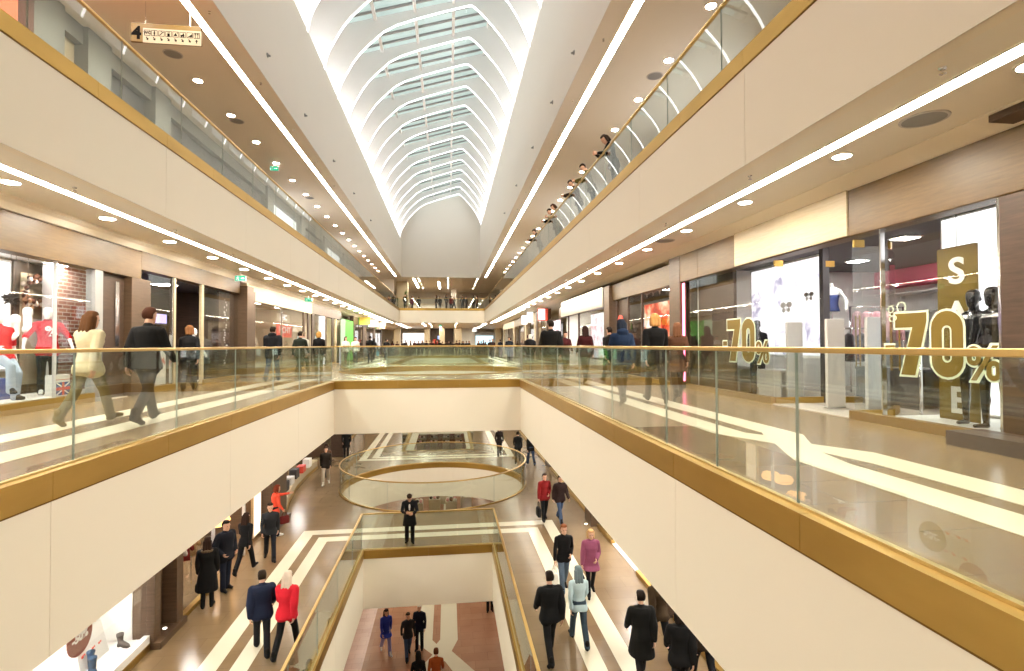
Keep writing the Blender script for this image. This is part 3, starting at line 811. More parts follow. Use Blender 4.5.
for k in range(8): sprinkler(-5.95, 9.1 + 3.1 * k, 3.75, 'tiny sprinkler head in the ceiling over the brick shop walkway', 'sprinklers over the brick shop walkway')

# small round sockets on the upper walls
for x, s, ys in ((V5[0], 1, (16.2, 20.3, 25.2, 30.5, 37)), (V5[1], -1, (15.0, 18.2, 22.5, 28, 34))):
    for y in ys:
        z = 9.15 + .75
        t = MB(); t.tube((x, y, z), (x + s * .03, y, z), .07, .06, 14); t.tube((x + s * .03, y, z), (x + s * .09, y, z - .03), .03, .03, 10)
        solo('wall_spotlight', t, 'grey', 'small grey spotlight on the pale wall under the skylight, ' + ('brick shop side' if s > 0 else 'SALE shop side'), 'spotlight', 'spotlights on the skylight walls', origin=(x, y, z))

# green exit signs hung under the ceiling
def exit_sign(x, y, z, lb, ang=0, w=.36, top=3.75):
    t = thing('exit_sign', lb, 'sign', (x, y, z))
    obj('housing', MB().box(x - w / 2, x + w / 2, y - .03, y + .03, z, z + .2), 'white', t)
    obj('bracket', MB().box(x - .01, x + .01, y - .01, y + .01, z + .2, top), 'white', t)
    f = obj('lit_face', MB().box(x - w / 2 + .01, x + w / 2 - .01, y - .036, y - .031, z + .01, z + .19), 'exit', t)
    m = MB(); yy = y - .04
    cx = x - .08
    m.add([(cx + .012 * math.cos(2 * PI * k / 10), yy, z + .155 + .012 * math.sin(2 * PI * k / 10)) for k in range(10)], [tuple(range(10))])
    for a, b in (((0, .14), (-.02, .09)), ((-.02, .09), (.03, .075)), ((.03, .075), (.02, .03)), ((-.02, .09), (-.05, .04)), ((0, .135), (.045, .12)), ((0, .135), (-.04, .115))):
        p0, p1 = Vector((cx + a[0], 0, z + a[1])), Vector((cx + b[0], 0, z + b[1])); d = (p1 - p0).normalized(); n = Vector((-d.z, 0, d.x)) * .008
        m.face([(p.x, yy, p.z) for p in (p0 + n, p1 + n, p1 - n, p0 - n)])
    m.face([(x + .02, yy, z + .09), (x + .1, yy, z + .09), (x + .1, yy, z + .115), (x + .02, yy, z + .115)]); m.face([(x + .09, yy, z + .07), (x + .14, yy, z + .1025), (x + .09, yy, z + .135)])
    obj('pictogram', m, 'white', f)
exit_sign(-7.1, 18.9, 3.42, 'green exit sign under the ceiling before the beige shop front')
exit_sign(-7.05, 27.5, 3.42, 'green exit sign under the ceiling near the green panel')
exit_sign(-.9, 61.2, 3.35, 'green exit sign at the far end under the top gallery')
exit_sign(-7.5, 23.6, 8.8, 'green exit sign in the top ceiling, hanging sign side', top=9.15)

# ------------------------------------------------------------------ shops
def room(nm, X, s, y0, y1, z, depth, h, back='white', side='white', ceil='white', floor='shopfloor', light=None, label=None, lightw=.5):
    """the inside of a shop behind the front plane X; s = -1 / +1 away from the hall"""
    xb = X + s * depth; e = .06
    struct('floor_' + nm, B(X + s * .02, xb, y0, y1, z + .002, z + .02), floor)
    struct('ceiling_' + nm, B(X + s * .36, xb, y0, y1, z + h, z + h + .05), ceil)
    struct('wall_' + nm, MB().box(xb, xb + s * e, y0, y1, z, z + h + .05, 0).box(X + s * .36, xb, y0 - e, y0, z, z + h + .05, 1).box(X + s * .36, xb, y1, y1 + e, z, z + h + .05, 1), [back, side])
    if light:
        for i in range(light):
            yc = y0 + (y1 - y0) * (i + .5) / light; xc = X + s * min(1.1, depth * .5)
            t = thing('ceiling_lamp', label or 'square ceiling lamp inside the shop', 'light', (xc, yc, z + h), 'ceiling lamps of ' + nm.replace('_', ' '))
            obj('lamp_frame', MB().box(xc - lightw * .5 - .03, xc + lightw * .5 + .03, yc - lightw * .5 - .03, yc + lightw * .5 + .03, z + h - .025, z + h), 'white', t)
            obj('lamp_panel', MB().box(xc - lightw * .5, xc + lightw * .5, yc - lightw * .5, yc + lightw * .5, z + h - .032, z + h - .026), 'panel_light', t)

def front(label, X, s, z, head, panes=(), posts=(), kicks=(), boards=(), headd=.30, postm='chrome'):
    """a shop front: header (y0,y1,zb,zt,mat), glass panes (ya,yb,za,zb[,x shift]), posts (y,width,z0,z1,mat), brass kicks, boards (ya,yb,za,zb,x0,x1,mat,name)"""
    t = thing('shopfront', label, 'shopfront', (X, head[0], z))
    y0, y1, zb, zt, hm = head
    obj('header', MB().box(X, X + s * headd, y0, y1, z + zb, z + zt), hm, t, bevel=.006)
    for p in panes:
        dx = p[4] if len(p) > 4 else 0
        obj('glass_pane', MB().box(X + s * (.05 + dx), X + s * (.062 + dx), p[0] + .006, p[1] - .006, z + p[2], z + p[3]), 'pane', t)
    for p in posts: obj('mullion', MB().box(X + s * .02, X + s * .09, p[0] - p[1] / 2, p[0] + p[1] / 2, z + p[2], z + p[3]), p[4] if len(p) > 4 else postm, t)
    for a, b, h in kicks: obj('kick_plate', MB().box(X - s * .02, X + s * .12, a, b, z + .002, z + h), 'brass', t)
    for a, b, c, d, xa, xb, m, n in boards: obj(n, MB().box(X + s * xa, X + s * xb, a, b, z + c, z + d), m, t, bevel=.004)
    return t

def pillar(nm, x0, x1, y0, y1, z0, z1, m, plinth=None):
    p = struct('pier_' + nm, B(x0, x1, y0, y1, z0, z1), m, bevel=.008)
    if plinth: struct('plinth_base', B(*plinth), 'wood_dk', p)
    return p

def blobs(nm, cols, scale, strength, thr=(.35, .5, .6, .7)):
    """printed, back-lit poster with soft blotches"""
    m, nt, out = new_mat(nm)
    e = nt.nodes.new('ShaderNodeEmission'); e.inputs[1].default_value = strength
    nz = nt.nodes.new('ShaderNodeTexNoise'); nz.inputs['Scale'].default_value = scale; nz.inputs['Detail'].default_value = 4; nz.inputs['Distortion'].default_value = .6
    nt.links.new(coords(nt), nz.inputs['Vector'])
    r = nt.nodes.new('ShaderNodeValToRGB'); el = r.color_ramp.elements
    while len(el) < len(cols): el.new(.5)
    for q, (c, t) in enumerate(zip(cols, thr)): el[q].position = t; el[q].color = (*c, 1)
    nt.links.new(nz.outputs['Fac'], r.inputs[0]); nt.links.new(r.outputs[0], e.inputs[0]); nt.links.new(e.outputs[0], out.inputs[0])
    M[nm] = m
blobs('red_poster', [rgb('b02a10'), rgb('e8502a'), rgb('ffc9a0'), rgb('fff4e6')], 1.4, 1.25, (.36, .47, .56, .66))
blobs('butterfly_poster', [rgb('a8a0b8'), rgb('f4ecf2'), rgb('fff6f8'), rgb('ffffff')], 2.2, 1.15, (.30, .40, .5, .66))
blobs('pink_poster', [rgb('f0a8b0'), rgb('ffe4e6'), rgb('fff4f4'), rgb('ffffff')], 2.4, 1.35, (.33, .42, .5, .62))
blobs('goods_photo', [rgb('3a2018'), rgb('8a5a40'), rgb('e0c0a8'), rgb('fff4ec')], 5, .8, (.36, .46, .56, .66))

# ======== the SALE shop (main walkway)
X = 6.35
room('sale_shop', X, 1, 5.36, 13.3, 0, 6.0, 3.2, 'white', 'white', 'dark', 'shopfloor')
front('wide SALE shop front with golden wood header, brass kick plates and cream signboard', X, 1, 0, (4.0, 14.3, 2.90, 3.64, 'wood'),
      panes=[(5.32, 7.55, .14, 2.9), (9.62, 10.9, .14, 2.9), (10.9, 13.2, .14, 2.9)],
      posts=[(6.98, .02, .14, 2.9), (5.31, .03, .1, 2.9)], kicks=[(5.53, 7.58, .14), (9.60, 13.3, .14)],
      boards=[(7.56, 10.85, 2.92, 3.72, -.03, 0, 'wood_pale', 'signboard'), (4.0, 7.54, 2.91, 3.63, -.008, 0, 'wood', 'veneer_panel'), (10.87, 12.6, 2.91, 3.63, -.008, 0, 'wood', 'veneer_panel'), (12.62, 14.3, 2.91, 3.63, -.008, 0, 'wood', 'veneer_panel')])
# the entrance: glass jambs with brass feet and two open glass doors with brass pulls
def glass_wing(lb, p, q, z0=0, h=2.86, handle=False):
    t = thing('glass_door' if handle else 'glass_jamb', lb, 'door' if handle else 'glass screen', (p[0], p[1], z0))
    p, q = Vector((*p, 0)), Vector((*q, 0)); d = (q - p).normalized(); n = Vector((-d.y, d.x, 0))
    def slab(a, b, w, za, zb): return MB().add([c + n * s_ * w + Vector((0, 0, z0 + z)) for c in (a, b) for s_, z in ((-1, za), (1, za), (1, zb), (-1, zb))], [(0, 1, 2, 3), (7, 6, 5, 4), (0, 4, 5, 1), (1, 5, 6, 2), (2, 6, 7, 3), (3, 7, 4, 0)])
    obj('glass_pane', slab(p, q, .006, .14, h - .1), 'pane', t)
    obj('kick_plate', slab(p, q, .045, .022, .14), 'brass', t)
    obj('top_patch', slab(p + d * .02, p + d * .2, .02, h - .12, h), 'brass', t)
    if handle:
        m = MB()
        for s_ in (-1, 1):
            a = q - d * .09 + n * s_ * .06 + Vector((0, 0, z0))
            m.cap(a + Vector((0, 0, .75)), .014, a + Vector((0, 0, 1.75)), .014, 10)
            for z in (.8, 1.7): m.cap(a + Vector((0, 0, z)), .008, a - n * s_ * .054 + Vector((0, 0, z)), .008, 8)
        obj('pull_handle', m, 'brass', t)
glass_wing('glass jamb with brass foot between the small -70% window and the SALE shop entrance', (6.42, 9.60), (7.45, 9.62))
glass_wing('glass jamb with brass foot between the big -70% window and the SALE shop entrance', (6.42, 7.57), (7.05, 7.57))
glass_wing('open glass door with tall brass pull beside the pale gate panel, SALE shop', (7.50, 9.58), (8.25, 9.50), handle=True)
glass_wing('open glass door with brass pull just left of the big -70% lettering', (7.10, 7.60), (7.62, 8.05), handle=True)
pillar('door_post', 7.46, 7.60, 9.56, 9.68, 0, 3.2, 'dark')
# window lettering
def lettering(nm, label, txt, size, c, u, v, off, sx=1., depth=.004, cat='lettering', front_m='gold_sign', back_m='sign_edge', extra=()):
    t = thing(nm, label, cat, c)
    c = Vector(c); w = Vector(u).cross(Vector(v)).normalized()
    a, b = MB(), MB()
    for tx, sz, du, dv in ((txt, size, 0, 0),) + tuple(extra):
        p = c + Vector(u).normalized() * du + Vector(v).normalized() * dv
        put_text(a, tx, sz, p + w * .012, u, v, depth, off, 0, sx); 
        put_text(b, tx, sz, p, u, v, depth, off + .028 * size ** .5, 0, sx)
    obj('letter_outline', b, back_m, t); obj('letters', a, front_m, t)
    return t
U, V = (0, -1, 0), (0, 0, 1)
def stad(cy_, cz, w_, h, n=10):
    """upright rounded outline in (y, z)"""
    r = w_ / 2; return [(cy_ - r * math.cos(PI * k / n), cz + h / 2 - r + r * math.sin(PI * k / n)) for k in range(n + 1)] + [(cy_ + r * math.cos(PI * k / n), cz - h / 2 + r - r * math.sin(PI * k / n)) for k in range(n + 1)]
def figures(label, x, yc, zc, h):
    """the figures -70% drawn on a pane that faces the hall; YC is between 7 and 0, H the height"""
    t = thing('window_lettering', label, 'lettering', (x, yc, zc)); o = .032 * h ** .5
    Y = lambda u: yc - u * h                     # u runs to the reader's right
    for nm, g, dx, mt in (('letter_outline', o, .0, 'sign_edge'), ('letters', 0., -.004, 'gold_sign')):
        m = MB(); xa, xb = x + dx - .003, x + dx
        out = stad(0, 0, .50 * h + 2 * g, h + 2 * g); inn = stad(0, 0, .155 * h - 2 * g * .8, .56 * h - 2 * g * .8)
        n = len(out); cy0 = yc - .30 * h
        vs = [(xx, cy0 - y_, zc + z_) for xx in (xa, xb) for ring in (out, inn) for y_, z_ in ring]
        fs = []
        for i in range(n):
            j = (i + 1) % n; fs += [(i, j, n + j, n + i), (2 * n + i, 3 * n + i, 3 * n + j, 2 * n + j), (i, 2 * n + i, 2 * n + j, j), (n + i, n + j, 3 * n + j, 3 * n + i)]
        m.add(vs, fs)
        e = g / h
        sv = [(-.60 - e, .5 + e), (-.03 + e, .5 + e), (-.03 + e, .36), (-.24 + e, -.5 - e), (-.50 - e * 1.2, -.5 - e), (-.28 - e, .27 - e), (-.60 - e, .27 - e)]
        m.prism([(Y(u), zc + v * h) for u, v in sv], xa, xb, axis='x')
        m.prism([(Y(u), zc + v * h) for u, v in ((-.80 - e, -.13 - e), (-.62 + e * .4, -.13 - e), (-.62 + e * .4, -.02 + e), (-.80 - e, -.02 + e))], xa, xb, axis='x')
        for cu, cv in ((.70, -.17), (.97, -.37)):
            ro, ri = stad(0, 0, .20 * h + 1.6 * g, .28 * h + 1.6 * g), stad(0, 0, max(.01, .06 * h - g), max(.03, .14 * h - g)); n = len(ro)
            vs = [(xx, yc - cu * h - y_, zc + cv * h + z_) for xx in (xa, xb) for ring in (ro, ri) for y_, z_ in ring]; fs = []
            for i in range(n):
                j = (i + 1) % n; fs += [(i, j, n + j, n + i), (2 * n + i, 3 * n + i, 3 * n + j, 2 * n + j), (i, 2 * n + i, 2 * n + j, j), (n + i, n + j, 3 * n + j, 3 * n + i)]
            m.add(vs, fs)
        m.prism([(Y(u), zc + v * h) for u, v in ((.96 - e, -.02 + e), (1.04 + e, -.02 + e), (.73 + e, -.52 - e), (.65 - e, -.52 - e))], xa, xb, axis='x')
        obj(nm, m, mt, t)
figures('huge golden -70% lettering with pale outline on the glass before the SALE banner', 6.385, 6.23, 1.19, .86)
figures('smaller golden -70% lettering on the dark glass beside the butterfly poster', 6.385, 10.72, 1.28, .93)
solo('window_script', put_text(MB(), 'go', .36, (6.38, 6.72, 1.72), (0, -1, .25), (0, .25, 1), .003, -.006), 'sign_edge', 'small pale handwritten word on the glass above the big -70%', 'lettering', origin=(6.38, 6.72, 1.72))
# SALE banner hung in the window
t = thing('sale_banner', 'tall hanging golden-brown banner with white letters S A L E', 'banner', (6.95, 6.34, .14))
obj('cloth', B(6.95, 6.965, 6.06, 6.63, .14, 2.53), 'gold_sign', t)
lt = MB()
for ch, z in zip('SALE', (2.18, 1.58, 1.0, .40)): put_text(lt, ch, .50, (6.946, 6.345, z), U, V, .003, .012, 0, 1.05)
obj('letters', lt, 'white', t)
wmb = MB()
for a, b in (((6.957, 6.345, 2.53), (6.957, 6.345, 3.18)),): wmb.cap(a, .004, b, .004, 6)
wmb.cap((6.957, 6.1, 2.53), .008, (6.957, 6.6, 2.53), .008, 6)
obj('hanging_wire', wmb, 'black', t)
struct('wall_display_sale', B(7.75, 7.82, 5.47, 7.30, .02, 3.2), 'white')
t = thing('lightbox', 'bright white light wall behind the SALE banner and the black mannequins', 'light box', (7.72, 6.1, .2))
obj('frame', B(7.70, 7.75, 5.5, 7.28, .15, 3.15), 'white', t); obj('lit_face', B(7.692, 7.699, 5.53, 7.25, .18, 3.12), 'screen', t)
solo('display_plinth', B(6.42, 7.70, 5.47, 6.98, .022, .13), 'white', 'low white plinth under the black mannequins in the SALE window', 'plinth', bevel=.006, origin=(7, 6.2, .022))
for lb, x, y, rz in (('glossy black mannequin in the SALE window, partly behind the wood pillar', 6.68, 5.64, -78), ('glossy black mannequin in the SALE window nearest the banner', 6.78, 5.97, -66)):
    person(lb, x, y, .131, rz, 'stand', fem=True, hair=None, clothed=(0, 0, 0), mat=M['gloss_black'], kind='mannequin', cat='mannequin', h=1.76)
# gates, post, tables, racks, bust, wall goods
for lb, x, y in (('pale grey anti-theft gate panel behind the butterfly poster jamb', 7.02, 9.85), ('pale grey anti-theft gate panel in the middle of the SALE shop entrance', 6.84, 8.50), ('pale grey anti-theft gate panel nearest the big -70%', 7.05, 7.85)):
    t = thing('security_gate', lb, 'gate panel', (x, y, .02))
    obj('gate_panel', B(x - .17, x + .17, y - .035, y + .035, .06, 1.64), 'greyL', t, bevel=.01); obj('gate_base', B(x - .2, x + .2, y - .06, y + .06, .022, .06), 'chrome', t)
t = thing('queue_post', 'slim chrome post on a round foot inside the SALE shop', 'post', (7.25, 7.22, .02))
obj('foot', MB().lathe([(.15, .022), (.15, .034), (.03, .05), (.001, .05)], (7.25, 7.22, 0), 20), 'chrome', t, True); obj('pole', MB().tube((7.25, 7.22, .05), (7.25, 7.22, 1.15), .022, n=12), 'chrome', t, True)
struct('wall_pink_band', B(11.9, 12.34, 5.5, 13.25, 2.72, 3.18), 'pink')
t = thing('lightbox', 'white back-lit poster with faint butterflies in the SALE shop', 'light box', (7.62, 11, .3))
obj('frame', B(7.60, 7.66, 9.75, 12.3, .9, 3.05), 'white', t); obj('printed_face', B(7.59, 7.60, 9.8, 12.25, .95, 3.0), 'butterfly_poster', t)
struct('wall_display_dark', B(6.70, 6.78, 11.55, 13.28, .02, 3.2), 'wood_dk')
for lb, yy, zz, sz in (('larger faint grey butterfly on the back-lit poster', 10.9, 2.02, 1.2), ('smaller faint grey butterfly on the back-lit poster', 10.15, 2.2, .9)):
    m = MB()
    for sd in (-1, 1):
        for dy, dz, ry, rz in ((.09, .05, .08, .055), (.07, -.05, .05, .045)): m.lathe([(.001, 0)], (0, 0, 0), 3) if 0 else m.add([(7.583, yy + sz * (sd * dy + ry * math.cos(q * PI / 7)), zz + sz * (dz + rz * math.sin(q * PI / 7))) for q in range(14)], [tuple(range(14))])
    m.ell((7.583, yy, zz), .003, .012 * sz, .08 * sz, 6, 4)
    solo('butterfly_print', m, 'greyL', lb, 'print', origin=(7.583, yy, zz))
for lb, x, y, rz in (('dark mannequin standing behind the small -70% lettering', 7.1, 11.25, -60),):
    person(lb, x, y, .021, rz, 'stand', top='1a1a1e', legs='222226', fem=True, hair=None, mat=M['gloss_black'], kind='mannequin', cat='mannequin', h=1.72, clothed=(1, 1, 0))
def table(lb, x, y, w, d, h, m, z=.021):
    t = thing('display_table', lb, 'table', (x, y, z))
    obj('tabletop', B(x - w / 2, x + w / 2, y - d / 2, y + d / 2, z + h - .05, z + h), m, t, bevel=.006)
    for sx in (-1, 1): obj('side_panel', B(x + sx * (w / 2 - .03) - .02, x + sx * (w / 2 - .03) + .02, y - d / 2 + .02, y + d / 2 - .02, z, z + h - .05), m, t)
    obj('shelf', B(x - w / 2 + .05, x + w / 2 - .05, y - d / 2 + .03, y + d / 2 - .03, z + h * .45, z + h * .45 + .03), m, t)
    return t
table('dark low display table behind the gate panels in the SALE shop', 8.55, 8.9, .7, 1.5, .72, 'dark')
table('pale display table under the butterfly poster in the SALE shop', 7.15, 10.5, .55, .8, .62, 'greyL')
table('grey display table beneath the small -70% window lettering', 7.1, 12.05, .5, .8, .62, 'grey')
CL = 0
def garment(x, y, z, ang, col, lb, gr=None, L=.62):
    """a top on a hanger; z is the height of the rail"""
    t = thing('hanging_garment', lb, 'clothes', (x, y, z), gr); t.rotation_euler = (0, 0, ang)
    b = MB(); b.loft([[(sx * w, sy * d, zz) for sx, sy in ((-1, -1), (0, -1.25), (1, -1), (1, 1), (0, 1.25), (-1, 1))] for zz, w, d in ((-.10, .05, .02), (-.13, .19, .03), (-.17, .23, .035), (-.30, .205, .045), (-.1 - L * .7, .21, .05), (-.1 - L, .225, .055))])
    obj('cloth', b, cloth(col), t, True, local=True)
    for sd in (-1, 1): obj('sleeve', MB().cap((sd * .205, 0, -.17), .045, (sd * .27, 0, -.45), .05, 8), cloth(col), t, True, local=True)
    h = MB(); h.cap((-.2, 0, -.125), .007, (0, 0, -.07), .007, 6); h.cap((.2, 0, -.125), .007, (0, 0, -.07), .007, 6); h.cap((0, 0, -.07), .005, (0, 0, -.024), .005, 6)
    obj('hanger', h, 'chrome', t, local=True)
def rack(lb, x0, x1, y, z, h):
    t = thing('clothes_rack', lb, 'rack', ((x0 + x1) / 2, y, z)); r = .016
    obj('rail', MB().tube((x0, y, z + h), (x1, y, z + h), r), 'chrome', t, True)
    for x in (x0, x1):
        obj('upright', MB().tube((x, y, z + .02), (x, y, z + h + .01), r), 'chrome', t, True); obj('foot', B(x - .02, x + .02, y - .25, y + .25, z, z + .025), 'chrome', t)
rack('chrome clothes rack with pink tops deep in the SALE shop', 9.5, 10.9, 11.3, .021, 2.05)
for i, c in enumerate(('e8b8be', 'f0c4c8', 'dfa8b0', 'f3d2d4', 'e8b8be')): garment(9.68 + .26 * i, 11.3, 2.071, 1.1 + .08 * i, c, 'pale pink top hanging on the upper rack of the SALE shop', 'pink tops on the rack', .7)
rack('lower chrome rack of dark and white clothes in the SALE shop', 8.3, 9.3, 10.15, .021, 1.5)
for i, c in enumerate(('2a2428', '302a30', 'e8e4e4')): garment(8.5 + .3 * i, 10.15, 1.521, 1.1, c, ('charcoal top at the pole end of the lower rack', 'dark plum top in the middle of the lower rack', 'white top at the deep end of the lower rack')[i], None, .6)
rack('chrome rack with dark jackets behind the big -70% lettering', 9.2, 10.3, 8.2, .021, 1.7)
for i, c in enumerate(('241e20', '3a2028', '241e20', 'd8d0d0')): garment(9.38 + .26 * i, 8.2, 1.721, 1.15, c, ('black jacket first on the rack behind the big -70%', 'wine-red jacket on the rack behind the big -70%', 'black jacket third on the rack behind the big -70%', 'pale jacket last on the rack behind the big -70%')[i], None, .7)
for k in range(5):
    z = .5 + .5 * k
    t = thing('wall_shelf', 'white shelf board on the back wall of the SALE shop', 'shelf', (12, 9, z), 'back wall shelves of the SALE shop')
    obj('board', B(11.7, 12.33, 6.2, 13.0, z, z + .04), 'greyL', t); obj('bracket', MB().box(12.2, 12.33, 6.4, 6.43, z - .1, z).box(12.2, 12.33, 12.7, 12.73, z - .1, z), 'chrome', t)
t = thing('bust_form', 'white bust mannequin in a navy camisole on a tall stand', 'mannequin', (9.5, 11.9, .021))
bp = pose_of('model', True); ba = Matrix.Rotation(math.radians(-62), 3, 'Z')
bw = lambda p: ba @ Vector((p[0] * 1.12, p[1], (p[2] - bp.hip.z) * 1.05)) + Vector((9.5, 11.9, 2.02))
bm_ = MB(); bm_.loft([[bw(p) for p in r] for r in torso_rings(bp, 0, -.05, 1, True)]); bm_.cap(bw(bp.neck), .055, bw(bp.neck + Vector((0, 0, .07))), .045)
for q in (0, 1): bm_.cap(bw(bp.sh[q]), .05, bw(bp.el[q]), .04); bm_.cap(bw(bp.el[q]), .04, bw(bp.wr[q]), .03)
obj('torso', bm_, 'white', t, True)
cm_ = MB(); cm_.loft([[bw(p) for p in r] for r in torso_rings(bp, .014, -.05, .40, True)]); obj('camisole', cm_, 'blue', t, True)
obj('stand', MB().tube((9.5, 11.9, .05), (9.5, 11.9, 2.0), .025).lathe([(.2, .022), (.2, .04), (.02, .06)], (9.5, 11.9, 0), 20), 'chrome', t)
def lamps(pts, lb, gr, z):
    for x, y in pts:
        t = thing('shop_downlight', lb, 'light', (x, y, z), gr)
        obj('housing', MB().box(x - .19, x + .19, y - .19, y + .19, z - .02, z), 'white', t); obj('lens', MB().box(x - .16, x + .16, y - .16, y + .16, z - .026, z - .021), 'panel_light', t)
lamps([(7.35, 8.84), (8.56, 8.8), (9.8, 8.8), (9.8, 11.4), (8.4, 11.2), (11.2, 10.2), (11.2, 7.6), (8.4, 6.2)], 'square lamp in the dark ceiling of the SALE shop', 'lamps in the SALE shop ceiling', 3.2)
# pillar at the picture edge and its plinth
pillar('sale', 6.36, 7.2, 3.6, 5.29, 0, 2.9, 'wood_dk', (5.86, 6.36, 3.0, 5.52, 0, .17))
struct('trim_dark_block', B(5.98, 6.36, 2.5, 5.06, 3.655, 3.75), 'wood_dk')
# magenta light strip and pilaster
t = thing('light_strip', 'vertical magenta light strip beside the wooden pilaster', 'light', (6.4, 13.5, .2)); obj('channel', B(6.38, 6.42, 13.38, 13.60, .15, 2.88), 'wood_dk', t); obj('diffuser', B(6.368, 6.379, 13.43, 13.55, .2, 2.86), 'magenta', t)
pillar('pilaster', 6.33, 6.9, 13.62, 14.32, 0, 3.64, 'wood_mid')
struct('wall_recess', B(6.48, 6.55, 13.31, 13.61, 0, 2.89), 'wood_dk')

# ======== red poster shop
room('red_shop', X, 1, 14.35, 19.5, 0, 3.0, 3.1, 'wood_dk', 'wood_dk', 'dark', 'tile', 1, 'square ceiling lamp inside the red poster shop')
front('dark shop front with glowing red poster under a golden wood header', X, 1, 0, (14.32, 19.6, 2.9, 3.5, 'wood'), panes=[(14.4, 16.6, .1, 2.9), (16.6, 17.9, .1, 2.9)], posts=[(16.6, .05, .1, 2.9, 'wood_dk'), (17.95, .08, 0, 2.9, 'wood_dk'), (19.2, .06, 0, 2.9, 'wood_dk')], kicks=[(14.35, 18.0, .12)])
t = thing('lightbox', 'large red and orange glowing poster in the dark shop window', 'light box', (6.9, 16.2, 1)); obj('frame', B(6.88, 6.95, 14.6, 17.7, .9, 2.62), 'wood_dk', t); obj('printed_face', B(6.868, 6.879, 14.7, 17.6, .95, 2.57), 'red_poster', t)
t = thing('lightbox', 'thin bright pink light panel at the end of the red poster', 'light box', (6.7, 14.75, 1)); obj('frame', B(6.66, 6.72, 14.45, 14.72, .9, 2.72), 'white', t); obj('lit_face', B(6.65, 6.659, 14.48, 14.69, .95, 2.7), 'pinkscreen', t)
t = thing('round_sign', 'round red sign with white script on the dark shop door', 'sign', (6.36, 18.65, 1.95)); obj('disc', MB().tube((6.33, 18.65, 1.95), (6.36, 18.65, 1.95), .34, n=28), 'redL', t)
m = MB(); put_text(m, '%', .42, (6.325, 18.65, 1.95), U, V, .002, .01); obj('letters', m, 'white', t)
struct('wall_dark_door', B(6.46, 6.52, 18.06, 19.15, .02, 2.89), 'wood_dk')
for k in range(5):
    tt = MB(); tt.lathe([(.001, .0), (.09, -.02), (.10, -.16), (.02, -.2), (.02, -.28), (.001, -.28)], (0, 0, 0), 12)
    o = solo('hanging_ornament', tt, 'silver', 'silver ornament hanging above the red glowing poster', 'ornament', 'silver ornaments above the red poster', True); o.location = (6.65, 14.9 + .55 * k, 3.09); o.location.x = 6.76
pillar('dark_pier', 6.22, 6.9, 19.62, 20.32, 0, 3.5, 'wood_mid')

# ======== pale pink poster shop, silver signboard
room('pink_shop', X, 1, 20.4, 29.0, 0, 3.0, 3.1, 'white', 'white', 'dark', 'tile', 3, 'square ceiling lamp inside the pink poster shop')
front('shop front with long silver signboard and pale pink glowing posters', X, 1, 0, (20.34, 29.4, 2.75, 3.3, 'wood_mid'), panes=[(20.5, 25.0, .1, 2.75)], posts=[(25.05, .12, 0, 2.75, 'wood_dk'), (27.3, .12, 0, 2.75, 'wood_dk')], kicks=[(20.4, 25.1, .1)],
      boards=[(20.4, 28.2, 2.72, 3.52, -.16, -.05, 'silver', 'signboard')])
for lb, a, b, c in (('wide pale pink glowing poster under the silver signboard', 20.8, 24.8, .6), ('narrow pale pink glowing poster beyond the dark posts', 29.6, 32.8, .12)):
    t = thing('lightbox', lb, 'light box', (X + c, a, .6)); obj('frame', B(X + c, X + c + .06, a - .08, b + .08, .5, 2.72), 'wood_dk', t); obj('printed_face', B(X + c - .012, X + c - .001, a, b, .58, 2.65), 'pink_poster', t)
t = thing('sign_box', 'red and white sign box sticking out above the far shop', 'sign', (6.0, 33.6, 2.8)); obj('box', B(5.75, 6.4, 33.0, 33.12, 2.75, 3.55), 'redL', t); obj('lit_face', B(5.78, 6.2, 32.985, 32.998, 2.8, 3.5), 'screen', t)
# remaining fronts of that side, towards the far end
def simple_front(side, y0, y1, z, lb, head, glow, hm='wood', h=2.9, gm=None, X=None):
    X = (6.35 if side > 0 else -7.55) if X is None else X
    t = front(lb, X, side, z, (y0, y1, h, h + .65, hm), panes=[(y0 + .7, (y0 + y1) / 2 - .05, .1, h), ((y0 + y1) / 2 + .05, y1 - .7, .1, h)], posts=[((y0 + y1) / 2, .1, 0, h, 'wood_dk')], kicks=[(y0 + .7, y1 - .7, .1)])
    for a, b in ((y0, y0 + .7), (y1 - .7, y1)): obj('pier', B(X, X + side * .4, a, b, z, z + h), hm, t)
    if glow:
        u = thing('lightbox', glow[1], 'light box', (X + side * 1.2, (y0 + y1) / 2, z + .4)); obj('frame', B(X + side * 1.2, X + side * 1.27, y0 + .72, y1 - .72, z + .3, z + h - .2), 'wood_dk', u); obj('lit_face', B(X + side * 1.188, X + side * 1.199, y0 + .82, y1 - .82, z + .4, z + h - .3), glow[0], u)
    struct('wall_shop_back', B(X + side * 2.2, X + side * 2.3, y0, y1, z, z + 3.7), 'wood_pale')
    return t
Y0 = 33.2
simple_front(1, 33.2, 37.5, 0, 'far shop front just past the red sign box', None, ('screen', 'white glowing window just past the red sign box'), 'wood_mid')
simple_front(1, 37.5, 43, 0, 'far shop front with brown piers, third past the silver signboard', None, ('goods_photo', 'brown and cream lit window third past the silver signboard'), 'wood_pale')
simple_front(1, 43, 50, 0, 'far shop front with golden header near the end, SALE shop side', None, ('screen', 'white lit window near the far end, SALE shop side'), 'wood')
simple_front(1, 50, 60, 0, 'last shop front before the far hall, SALE shop side', None, ('goods_photo', 'last brown lit window before the far hall, SALE shop side'), 'wood_pale')
